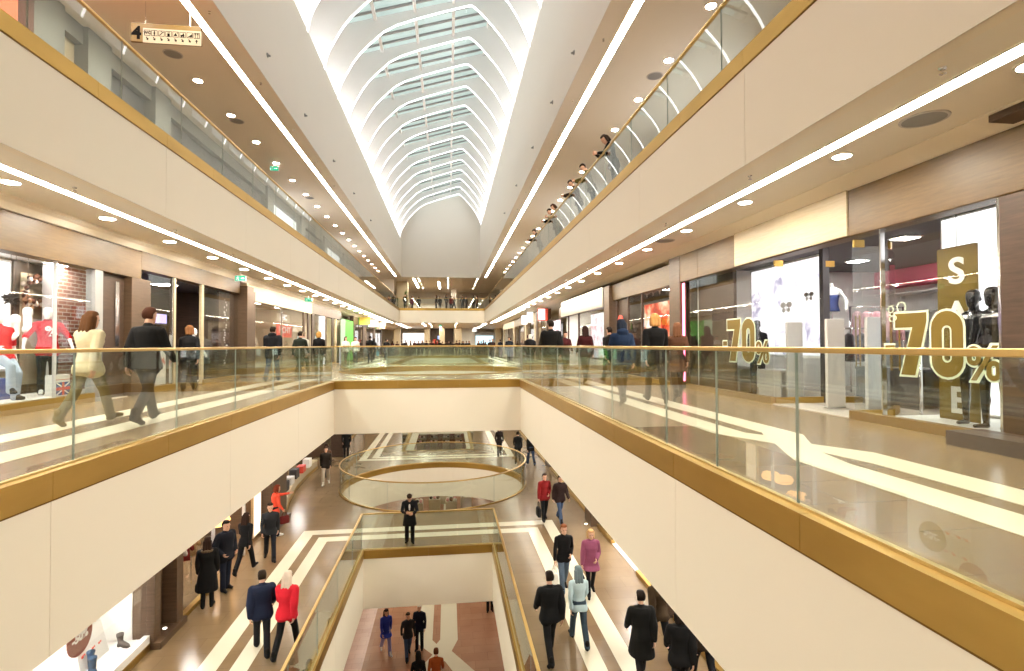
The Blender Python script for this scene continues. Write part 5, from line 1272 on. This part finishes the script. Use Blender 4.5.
# orange lit shop beyond it
room('orange_shop', X2 + .1, -1, 13.5, 19.3, zl, 3.0, 3.0, 'wood_pale', 'wood_mid', 'wood_pale', 'tile', 3, 'square ceiling lamp in the orange lit shop', .6)
front('orange lit shop front on the lower floor beyond the niche pillar', X2 + .1, -1, zl, (13.45, 19.3, 3.0, 3.6, 'wood_mid'), panes=[(13.5, 15.2, .1, 3.0)], posts=[(15.25, .08, 0, 3, 'greyL'), (17.4, .1, 0, 3, 'greyL')], kicks=[(13.5, 15.3, .1)])
for i, (y, z) in enumerate(((17.6, -3.7), (18.35, -3.75), (16.9, -4.1))):
    t = thing('hanging_lampshade', ('round orange lampshade glowing nearest the walking pair', 'round orange lampshade glowing beside the red-top woman', 'low orange lampshade behind the walking pair')[i], 'lamp', (-6.95, y, z)); obj('shade', MB().lathe([(.1, .17), (.28, .1), (.33, -.02), (.26, -.15), (.08, -.19)], (-6.95, y, z), 20), 'orange', t, True); obj('cap', MB().lathe([(.09, .16), (.09, .2), (.02, .23)], (-6.95, y, z), 12), 'black', t); obj('cord', MB().cap((-6.95, y, z + .2), .008, (-6.95, y, zl + 2.98), .008, 6), 'black', t)
for i in range(4): garment(-6.9, 13.8 + .36 * i, zl + 1.74, .4, ('b02a22', 'e8e2da', '8a2a24', 'caa070')[i], ('red top nearest the niche pillar, lower floor', 'white top second on the lower floor rack', 'dark red top third on the lower floor rack', 'tan top last on the lower floor rack')[i])
t = thing('clothes_rack', 'rack with red and white tops behind the woman in the long coat', 'rack', (-6.9, 14.4, zl)); obj('rail', MB().tube((-6.9, 13.6, zl + 1.74), (-6.9, 15.1, zl + 1.74), .015), 'chrome', t)
for y in (13.6, 15.1): obj('upright', MB().tube((-6.9, y, zl + .021), (-6.9, y, zl + 1.75), .015), 'chrome', t)
pillar('lower_brown', -6.85, -6.2, 19.4, 21.1, zl, -1.72, 'wood_mid', (-6.24, -6.05, 19.35, 21.15, zl, zl + .14))
t = thing('lightbox', 'warm white lit panel beside the woman in red, lower floor', 'light box', (-6.5, 19.2, zl)); obj('frame', B(-6.6, -6.52, 18.55, 19.28, zl + .1, zl + 2.9), 'wood_pale', t); obj('lit_face', B(-6.52, -6.51, 18.6, 19.23, zl + .15, zl + 2.85), emit('warm_panel', (1, .8, .55), 1.6), t)
# curved low shop window further on
room('far_lower_shop', -6.9, -1, 21.2, 32, zl, 2.5, 3.0, 'wood_mid', 'wood_mid', 'wood_pale', 'tile', 2, 'square ceiling lamp in the curved lower shop')
t = thing('curved_counter', 'long low curved window ledge with white and dark boxes, lower floor', 'counter', (-6.9, 25, zl))
cp = [(-6.3, 21.3), (-6.65, 23), (-6.9, 25), (-7.0, 27), (-6.95, 29)]; m, k = MB(), MB()
for a, b in zip(cp, cp[1:]): m.prism([a, b, (b[0] - .5, b[1]), (a[0] - .5, a[1])], zl + .16, zl + .5); k.prism([(a[0] + .02, a[1]), (b[0] + .02, b[1]), (b[0] - .5, b[1]), (a[0] - .5, a[1])], zl + .021, zl + .16)
obj('ledge', m, 'wood_pale', t); obj('kick_plate', k, 'brass', t)
for i in range(6):
    y = 21.8 + 1.1 * i; x = -6.75 - .08 * min(i, 3) * 1.2
    solo('display_box', B(x - .16, x + .16, y - .25, y + .25, zl + .5, zl + .82 + .1 * (i % 2)), ('white', 'dark', 'greyL', 'dark', 'redL', 'white')[i], ('white display box nearest on the curved ledge', 'dark display box second on the curved ledge', 'grey display box third on the curved ledge', 'tall dark display box fourth on the curved ledge', 'red display box fifth on the curved ledge', 'white display box farthest on the curved ledge')[i], 'box', bevel=.01, origin=(x, y, zl + .5))
pillar('lower_far', -6.9, -6.2, 32.0, 32.8, zl, -1.72, 'wood_dk'); pillar('lower_far_gold', -6.9, -6.4, 33.6, 34.4, zl, -1.72, 'wood')
simple_front(-1, 34.5, 44, zl, 'brown shop front beyond the round opening, lower floor', None, ('goods_photo', 'brown lit window beyond the round opening, lower floor'), 'wood_dk', X=-6.8)
# ======== lower floor, other side
X3 = 5.35
room('cream_lower_shop', X3, 1, 12.9, 18.4, zl, 3, 3.0, 'white', 'white', 'white', 'shopfloor', 2, 'square ceiling lamp in the cream lower shop', .8)
front('cream lit shop front with brass threshold, beside the pink coat walkway', X3, 1, zl, (12.5, 19.2, 3.0, 3.6, 'wood_mid'), panes=[(13.0, 14.4, .1, 3), (16.9, 18.4, .1, 3)], kicks=[(12.95, 14.5, .12), (16.8, 18.4, .12)])
pillar('lower_niche', 5.12, 5.9, 18.45, 19.3, zl, -1.72, 'wood_mid'); pillar('lower_near', 5.15, 5.9, 12.1, 12.88, zl, -1.72, 'wood_dk')
room('lower_near_shop', X3, 1, 6.0, 12.0, zl, 3, 3.0, 'white', 'wood_mid', 'white', 'tile', 2, 'square ceiling lamp in the near lower shop', .8)
front('near lower shop front beside the crowd of dark coats', X3, 1, zl, (5.0, 12.1, 3.0, 3.6, 'wood_mid'), panes=[(6.0, 9.0, .1, 3), (9.0, 12, .1, 3)], kicks=[(6.0, 12.0, .12)])
for x, y, lb in ((5.02, 12.4, 'tiny glowing floor lamp at the foot of the near lower pillar'), (5.0, 18.7, 'tiny glowing floor lamp at the foot of the far lower pillar')):
    o = thing('floor_uplight', lb, 'lamp', (x, y, zl)); obj('socket', MB().tube((x, y, zl), (x, y, zl + .03), .06, n=14), 'chrome', o); obj('lens', MB().tube((x, y, zl + .03), (x, y, zl + .036), .045, n=14), emit('uplight2', (1, .9, .75), 8), o)
simple_front(1, 19.4, 28, zl, 'lower floor front beside the round opening', None, ('goods_photo', 'brown lit window beside the round opening'), 'wood_mid', X=X3)
simple_front(1, 28, 40, zl, 'far lower floor front past the round opening', None, ('screen', 'white lit window past the round opening'), 'wood_dk', X=X3)
# ======== ground floor: walls, a few stands
for nm, x, s in (('left', -6.6, -1), ('right', 5.4, 1)):
    for k in range(6):
        a = 6 + 9 * k; simple_front(s, a, a + 9, LV[1], 'ground floor front %s, number %s from the near end' % ('on the shoe shop side' if s < 0 else 'on the pink coat side', ('one', 'two', 'three', 'four', 'five', 'six')[k]), None, None, 'wood_pale', X=x)
for i, (x, y) in enumerate([(-2.2, 37.8), (-1.0, 38.6), (.2, 37.9), (1.3, 38.8), (-.4, 40.2)] + [(-4.6 + 1.45 * (k % 6), 60.8 + 3.1 * (k // 6)) for k in range(18)]):
    z = LV[1] + .004; t = thing('market_stand', ('low ground floor stand under the round opening, by the shoe shop side', 'second low ground floor stand under the round opening', 'middle low ground floor stand under the round opening', 'low ground floor stand under the round opening, pink coat side', 'low ground floor stand farthest under the round opening')[i] if i < 5 else 'low stand piled with pink, dark and cream goods seen through the second opening', 'stand', (x, y, z), None if i < 5 else 'ground floor stands in the second opening')
    obj('stand_base', B(x - .4, x + .4, y - .4, y + .4, z, z + .8), 'wood_pale', t)
    for k in range(6): obj('goods', MB().ell((x - .25 + .25 * (k % 3), y - .15 + .3 * (k // 3), z + .9), .12, .12, .12, 8, 6), cloth(('e8d8c8', '3a2a28', 'd8a0a0', '6a4a3a', 'f0e8dc')[(i + k) % 5]), t, True)

# ------------------------------------------------------------------ people
P = person
# main walkway, brick shop side
a = P('person in cream jacket and olive boots walking past the brick wall', -5.50, 8.75, 0, 165, 'walk', 'cfc4a4', '6a6248', 'long', '5a3a20', True, puff=.02, shoes='6a5a30')
a = P('person in black jacket walking beside the cream jacket', -4.72, 8.85, 0, 172, 'stride', '141416', '1c1e24', 'short', '4a2a1c', puff=.015, h=1.82)
a = P('person in black jacket passing the brass door frames', -6.75, 14.6, 0, 200, 'walk', '17171a', '24221f', 'bob', '7a5232', True)
a = P('man in dark hooded jacket and jeans walking away before the beige shop', -5.75, 18.0, 0, 182, 'walk', '15161c', '3a4a60', 'short', '2a2018', puff=.035, hood=True, h=1.84)
a = P('blonde person in black coat before the red poster board', -5.2, 21.9, 0, 178, 'stand', '131316', '3a3a34', 'bob', 'b98a4a', True, coat=.72)
a = P('person in pale grey jacket beside the blonde in black', -5.75, 21.6, 0, 170, 'walk', 'cfcdc8', '3a4038', 'short', '8a7a66')
a = P('person in dark green jacket close to the blonde in black', -5.62, 20.7, 0, 175, 'stride', '222822', '2a3a3c', 'short', '2a2018')
a = P('person in white jacket nearest the green panel', -6.3, 33.2, 0, 30, 'walk', 'e6e0d8', '2a2a30', 'long', '4a2c1a', True)
a = P('person in white shirt second from the green panel', -5.95, 34.6, 0, 10, 'stride', 'ece6de', '33363c', 'short', '33241a')
a = P('person in black jacket behind the two white jackets', -5.3, 36.5, 0, 190, 'walk', '151518', '24303c', 'short', '201812', h=1.85)
a = P('person in black with a blue bag, brick shop side', -5.9, 42.5, 0, 170, 'stride', '18181c', '202028', 'long', '201812', True)
bag(a, 'stride', True, 0, 'light blue shopping bag carried far along the brick shop side', cloth('8fc4e6'))
a = P('person in dark coat past the yellow sign', -5.6, 48.5, 0, 180, 'stand', '1a1a1e', '1c1c22', 'short', '201812', coat=.6)
# main walkway, SALE shop side
a = P('broad man in black jacket seen from behind, at the corner of the big opening', 2.98, 14.9, 0, 183, 'walk', '101012', '55504a', 'short', '241c16', puff=.04, h=1.92)
a = P('person in dark blue hooded jacket before the red poster', 3.5, 10.2, 0, 178, 'walk', '1c2c48', '3a3630', 'long', '1c2434', True, puff=.02, hood=True, h=1.72)
a = P('blonde person in black jacket before the red poster', 4.25, 10.3, 0, 172, 'stride', '121214', '2a2620', 'bob', 'c9935a', True, puff=.02, h=1.84)
a = P('person in brown coat close to the wooden pilaster', 5.0, 10.9, 0, 165, 'walk', '5a3c2c', '3a2a24', 'long', '6a4630', True, coat=.62, h=1.68)
a = P('person in wine-red jacket before the pink poster', 4.35, 16.2, 0, 180, 'walk', '3a1216', '1e1a1c', 'long', '2a1814', True, h=1.80)
a = P('person in black coat beside the wine-red jacket', 5.1, 16.0, 0, 190, 'stride', '141214', '1a1a1e', 'short', '1c1512', coat=.6, h=1.76)
a = P('shorter person in dark jacket before the pink poster', 4.0, 19.4, 0, 170, 'walk', '1a1618', '22242a', 'bob', '241812', True, h=1.62)
a = P('person in dark red scarf jacket beyond the broad man', 4.9, 21.5, 0, 0, 'walk', '4a1c20', '1c1c20', 'short', '241812')
a = P('person in black jacket and blue jeans, round opening side', 4.2, 26.5, 0, 186, 'walk', '16161a', '2c4868', 'bob', 'cfc8c0', True, puff=.02)
bag(a, 'walk', True, 1, 'white and blue shopping bag held near the round opening', cloth('d4e6f2'))
a = P('person in brown jacket past the round opening', 4.5, 29.0, 0, 180, 'stride', '3a2a20', '20222a', 'short', '1e1610')
a = P('person in grey-black jacket past the round opening', 5.0, 31.0, 0, 176, 'walk', '2a2a2c', '1e2026', 'short', '1e1610')
random.seed(21)
for k in range(34):
    x = -6.2 + 11.6 * ((k * .618) % 1); y = 59.4 + (k % 12) * 1.4 + .5 * random.random()
    fem = k % 3 == 0
    P('shopper in dark clothes in the distant crowd at the far end of the main walkway', x, y, 0, random.choice((0, 20, -30, 90, -90, 180, 160)), ('walk', 'stride', 'stand')[k % 3], random.choice(('1a1a1e', '221c1c', '2a2420', '3a1c1c', '1e2430', '4a4038', '16161a')), random.choice(('20222a', '2a2a2e', '1c2838')), ('long', 'short', 'short')[k % 3], random.choice(('1e1610', '3a2818')), fem, h=random.uniform(1.62, 1.84), group='distant crowd of the main walkway')
for k, (x, y) in enumerate(((-5.9, 52), (-6.3, 55), (4.2, 36), (4.9, 41), (3.9, 46), (5.1, 51), (4.4, 55), (-4.6, 57))):
    P('shopper in dark clothes walking far along the main walkway', x, y, 0, (0, 180)[k % 2], ('walk', 'stride')[k % 2], ('1c1c20', '2a2022', '20242c')[k % 3], '22242a', 'short', '1e1610', h=1.75, group='shoppers far along the main walkway')
# top floor: people leaning on the rail
for lb, y, c, hc, sty, f in (('person in black jacket leaning over the top floor rail, nearest of all', 14.3, '141416', '241812', 'bob', True), ('person in olive jacket leaning over the top floor rail, second nearest', 16.6, '5a5230', '2a1c12', 'short', False),
                        ('person in dark brown leaning over the top floor rail, third nearest', 18.3, '3a2a22', '1c140e', 'short', False), ('person in beige leaning over the top floor rail', 21.6, 'a8987c', '3a2418', 'bob', True), ('person in black leaning over the top floor rail beside the beige one', 22.3, '1c1a1c', '1c140e', 'short', False), ('farthest dark person leaning over the top floor rail', 26.4, '1c1a1e', '1c140e', 'short', False)):
    P(lb, V4[1] + .12 + .39, y, LV[4], -90 + (8 if f else -10), 'rail', c, '22242a', sty, hc, f, h=1.82)
for k, (x, c) in enumerate(((-5.0, '1c1c20'), (-4.3, '6a2a4a'), (-3.6, '2a2a30'), (-1.4, '1c1c22'), (-1.0, '2c2c30'), (-.2, '3a3a3c'), (.35, '7a1c1c'), (.75, '2a3238'), (1.7, '26282c'), (2.2, '3a3634'), (3.0, '2a2420'), (3.5, '5a3a2a'))):
    P(('person in black', 'person in plum', 'person in charcoal', 'person in black jacket', 'person in dark grey', 'person in grey', 'person in red top', 'person in slate', 'person in graphite', 'person in taupe', 'person in brown', 'person in russet')[k] + ' at the far end of the top floor, ' + ('nearest the plant', 'second from the plant', 'third from the plant', 'fourth from the plant', 'fifth from the plant', 'sixth from the plant', 'seventh from the plant', 'eighth from the plant', 'ninth from the plant', 'tenth from the plant', 'eleventh from the plant', 'last from the plant')[k],
      x, 62 + (k * 7 % 5) * .8, LV[4], (0, 40, 180, -60)[k % 4], ('stand', 'walk', 'pocket')[k % 3], c, '24262c', ('short', 'long')[k % 2], '241812', k % 2 == 1)
a = P('person in dark jacket at the top floor corner, hanging sign side', -6.2, 58.5, LV[4], 40, 'stand', '26262c', '22242a', 'short', '1c140e')
# lower floor
z = LV[2]
a = P('woman in long black coat with fur collar beside the niche pillar', -6.05, 14.1, z, 195, 'stand', '0e0e10', '141416', 'long', '2a1a12', True, coat=.42, puff=.02, h=1.74, shoes='0c0c0e', wide=-.012)
ps = pose_of('stand', True); m = MB(); nk = ps.neck - Vector((0, 0, .03))
for k in range(16):
    t_ = 2 * PI * k / 16; m.ell(nk + Vector((.125 * math.cos(t_), .10 * math.sin(t_) + .0, -.035 + .02 * math.sin(t_))), .048, .048, .042, 8, 6)
me = remesh(m, .013, 2); me.materials.append(None); child('fur_collar', me, cloth('5a4a38'), a)
b = bag(a, 'stand', True, 1, 'black handbag held by the woman in the long black coat', cloth('121214'), .26, .22, .1, .10, 'handbag')
a = P('man in navy jacket talking to the woman in the long coat', -5.98, 15.0, z, 60, 'pocket', '14161f', '1a1e2c', 'short', '17110c', puff=.03, h=1.86)
a = P('person in black walking away behind the talking pair', -5.88, 16.1, z, 170, 'walk', '1a1a1c', '17171a', 'long', '2a1a12', True, h=1.72)
a = P('person in charcoal striding close behind the talking pair', -5.45, 16.9, z, 20, 'stride', '26282c', '1e2028', 'short', '241a14', h=1.78)
a = P('woman in red-orange top reaching towards the brown pillar', -5.98, 19.0, z, 128, 'reach', 'd8503a', '1c1c22', 'bob', '6a2c1a', True, shoes='e8e8e8')
b = bag(a, 'reach', True, 0, 'dark red handbag of the woman in the red-orange top', cloth('5a1c1c'), .3, .26, .12, .12, 'handbag')
a = P('person in dark jacket and white shoes walking by the curved ledge', -5.75, 25.6, z, 8, 'walk', '2a241f', 'b8aa98', 'short', '3a2418', shoes='e6e2da', h=1.82)
a = P('person in brown coat close to the one with white shoes', -5.95, 26.6, z, 190, 'stride', '5a4030', '2a2a2c', 'long', '2a1a12', True, coat=.6)
a = P('person in black standing beyond the round opening, lower floor', -6.0, 31.9, z, 20, 'stand', '151517', '1c1c20', 'short', '8a4a22', coat=.55)
a = P('dark-suited man leaning on the brass rail with folded arms', -1.28, 17.70, z, 3, 'rail', '131317', '17171b', 'short', '2a1a12', skin=1, h=1.78, coat=.60)
wmb = MB(); rp = pose_of('rail', False)
wmb.ell(rp.T((0, -.122, .38)), .035, .02, .13, 10, 6, T=rp.R); me = wmb.mesh('shirt', [], True); me.materials.append(None); child('white_shirt', me, cloth('e4e0d8'), a)
a = P('person in navy jacket striding beside the bright red jacket', -3.98, 11.85, z, 200, 'stride', '1a2238', '17191f', 'short', '2a2018', puff=.03)
a = P('person in bright red jacket and black trousers', -3.44, 11.75, z, 170, 'walk', 'd02434', '141416', 'long', 'd8c8b8', True, puff=.03)
a = P('person in dark red jacket carrying a black bag near the inlaid corner', 3.58, 19.35, z, 6, 'carry', '7a1a1c', '151518', 'short', '33201a', True, puff=.02)
b = bag(a, 'carry', True, 0, 'black bag carried by the person in the dark red jacket', cloth('161618'), .3, .34, .12, .2)
a = P('person in dark brown jacket and jeans beside the dark red jacket', 4.12, 19.1, z, 14, 'walk', '2a1c1a', '3a4a66', 'short', '1c130e', puff=.02)
a = P('man in black sweater and jeans carrying a white bag', 3.06, 13.75, z, 4, 'carry', '141416', '5a6a7c', 'short', '8a5232', h=1.78)
b = bag(a, 'carry', False, 0, 'white plastic bag carried by the man in the black sweater', cloth('eeeae4'), .34, .36, .14, .16)
a = P('woman in pink coat walking beside the black sweater', 3.72, 13.45, z, -4, 'carry', '8c4c68', '151014', 'bob', 'c9a070', True, coat=.72, puff=.02, h=1.72, wide=-.014, shoes='101012')
b = bag(a, 'carry', True, 0, 'black handbag carried by the woman in the pink coat', cloth('0e0e10'), .26, .22, .1, .12, 'handbag')
a = P('person in black jacket walking ahead of the white bag, by the lowest opening', 2.12, 10.85, z, 186, 'walk', '17181a', '1c1d20', 'short', '241a14', puff=.03, h=1.82)
a = P('person in pale blue top walking just behind the white bag', 2.85, 11.3, z, 180, 'stride', 'bcd4dc', '3a4a58', 'long', '6a7a80', True, h=1.70)
for k, (x, y, c, lb) in enumerate(((3.75, 9.9, '141414', 'person in black coat at the bottom edge, left of the crowd of dark coats'), (4.45, 10.7, '3a2c1c', 'person in olive-brown jacket in the crowd of dark coats'), (4.2, 9.15, '101012', 'person in black jacket in front of the olive-brown one'), (4.85, 9.55, '2a1f16', 'person in dark brown jacket next to the near lower shop'))):
    P(lb.replace('left of', 'ahead of'), x, y, z, (175, 190, 165, 180)[k], ('walk', 'stride')[k % 2], c, '1a1a1e', ('short', 'long', 'bob', 'short')[k], ('1c130e', '7a5a2c', '1c130e', '4a3420')[k], k in (1, 2), puff=.025, coat=.55 if k == 0 else 0, h=1.76)
a = P('person in dark grey beyond the round opening, pink coat side', 3.85, 28.9, z, 170, 'walk', '1c1c1e', '22242c', 'short', '1c130e')
a = P('person in black with blue jeans beyond the round opening', 4.5, 28.3, z, 190, 'stride', '19191c', '3a4a66', 'short', '1c130e')
a = P('person in dark coat far beyond the round opening, lower floor', 3.0, 33.0 - 2.2, z, 0, 'walk', '2a2422', '22242c', 'long', '1c130e', True)
# ground floor
z = LV[1] + .004
a = P('person in bright blue tunic and lilac trousers on the ground floor', -2.42, 20.9, z, 20, 'stride', '2a3a9a', '9a94c8', 'long', '2a1a18', True, coat=.7, shoes='e6e6ea')
a = P('person in grey jacket and jeans on the ground floor', -1.55, 20.5, z, 15, 'walk', '2a2a2e', '3a4a6a', 'short', '241812')
a = P('white-haired person in navy jacket on the ground floor', -1.14, 21.0, z, -10, 'stand', '191c30', '191a22', 'short', 'eeeae4')
a = P('person in black coat lowest in the ground floor opening', -1.0, 17.8, z, 190, 'walk', '121214', '151518', 'long', '14100e', True, coat=.5)
a = P('person in orange-brown jacket lowest in the ground floor opening', -.42, 17.9, z, 180, 'stride', '9a4a1e', '2a1c16', 'short', '5a2c14')
a = P('dark-clothed person at the edge of the ground floor opening', 1.85, 23.6, z, 0, 'stand', '1c1618', '1a1a1e', 'short', '14100e')

# ------------------------------------------------------------------ camera, sky, view
import numpy as np
yaw, pitch, roll, f = 0.122161637, 0.0177601614, -0.00349561855, 520.0
cy, sy, cp, sp, cr, sr = math.cos(yaw), math.sin(yaw), math.cos(pitch), math.sin(pitch), math.cos(roll), math.sin(roll)
Mx = np.array([[cr, -sr, 0], [sr, cr, 0], [0, 0, 1]]) @ np.array([[1, 0, 0], [0, cp, sp], [0, -sp, cp]]) @ np.array([[1, 0, 0], [0, 0, -1], [0, 1, 0]]) @ np.array([[cy, -sy, 0], [sy, cy, 0], [0, 0, 1]])
rt, dn, fw = Mx
cam = bpy.data.cameras.new('camera'); co = bpy.data.objects.new('camera', cam); COL.objects.link(co)
co.matrix_world = Matrix(((rt[0], -dn[0], -fw[0], 0), (rt[1], -dn[1], -fw[1], 0), (rt[2], -dn[2], -fw[2], 1.2), (0, 0, 0, 1)))
cam.sensor_width = 36; cam.lens = f / 1024 * 36; cam.clip_start = .05; cam.clip_end = 300
S.camera = co

w = bpy.data.worlds.new('sky'); S.world = w; w.use_nodes = True; nt = w.node_tree; bg = nt.nodes['Background']
nz = nt.nodes.new('ShaderNodeTexNoise'); nz.inputs['Scale'].default_value = 9; nz.inputs['Detail'].default_value = 4
tc = nt.nodes.new('ShaderNodeTexCoord'); nt.links.new(tc.outputs['Generated'], nz.inputs['Vector'])
nt.links.new(mixcol(nt, nz.outputs['Fac'], (.25, .32, .29), (.95, 1.0, .97)), bg.inputs[0]); bg.inputs[1].default_value = 1.0

c = S.cycles
c.max_bounces = 12; c.diffuse_bounces = 6; c.glossy_bounces = 5; c.transmission_bounces = 4; c.transparent_max_bounces = 32
c.sample_clamp_indirect = 6; c.sample_clamp_direct = 0; c.caustics_reflective = False; c.caustics_refractive = False
c.use_denoising = True
S.view_settings.view_transform = 'Standard'; S.view_settings.look = 'None'; S.view_settings.exposure = 0.45; S.view_settings.gamma = 1.0; S.view_settings.use_curve_mapping = False
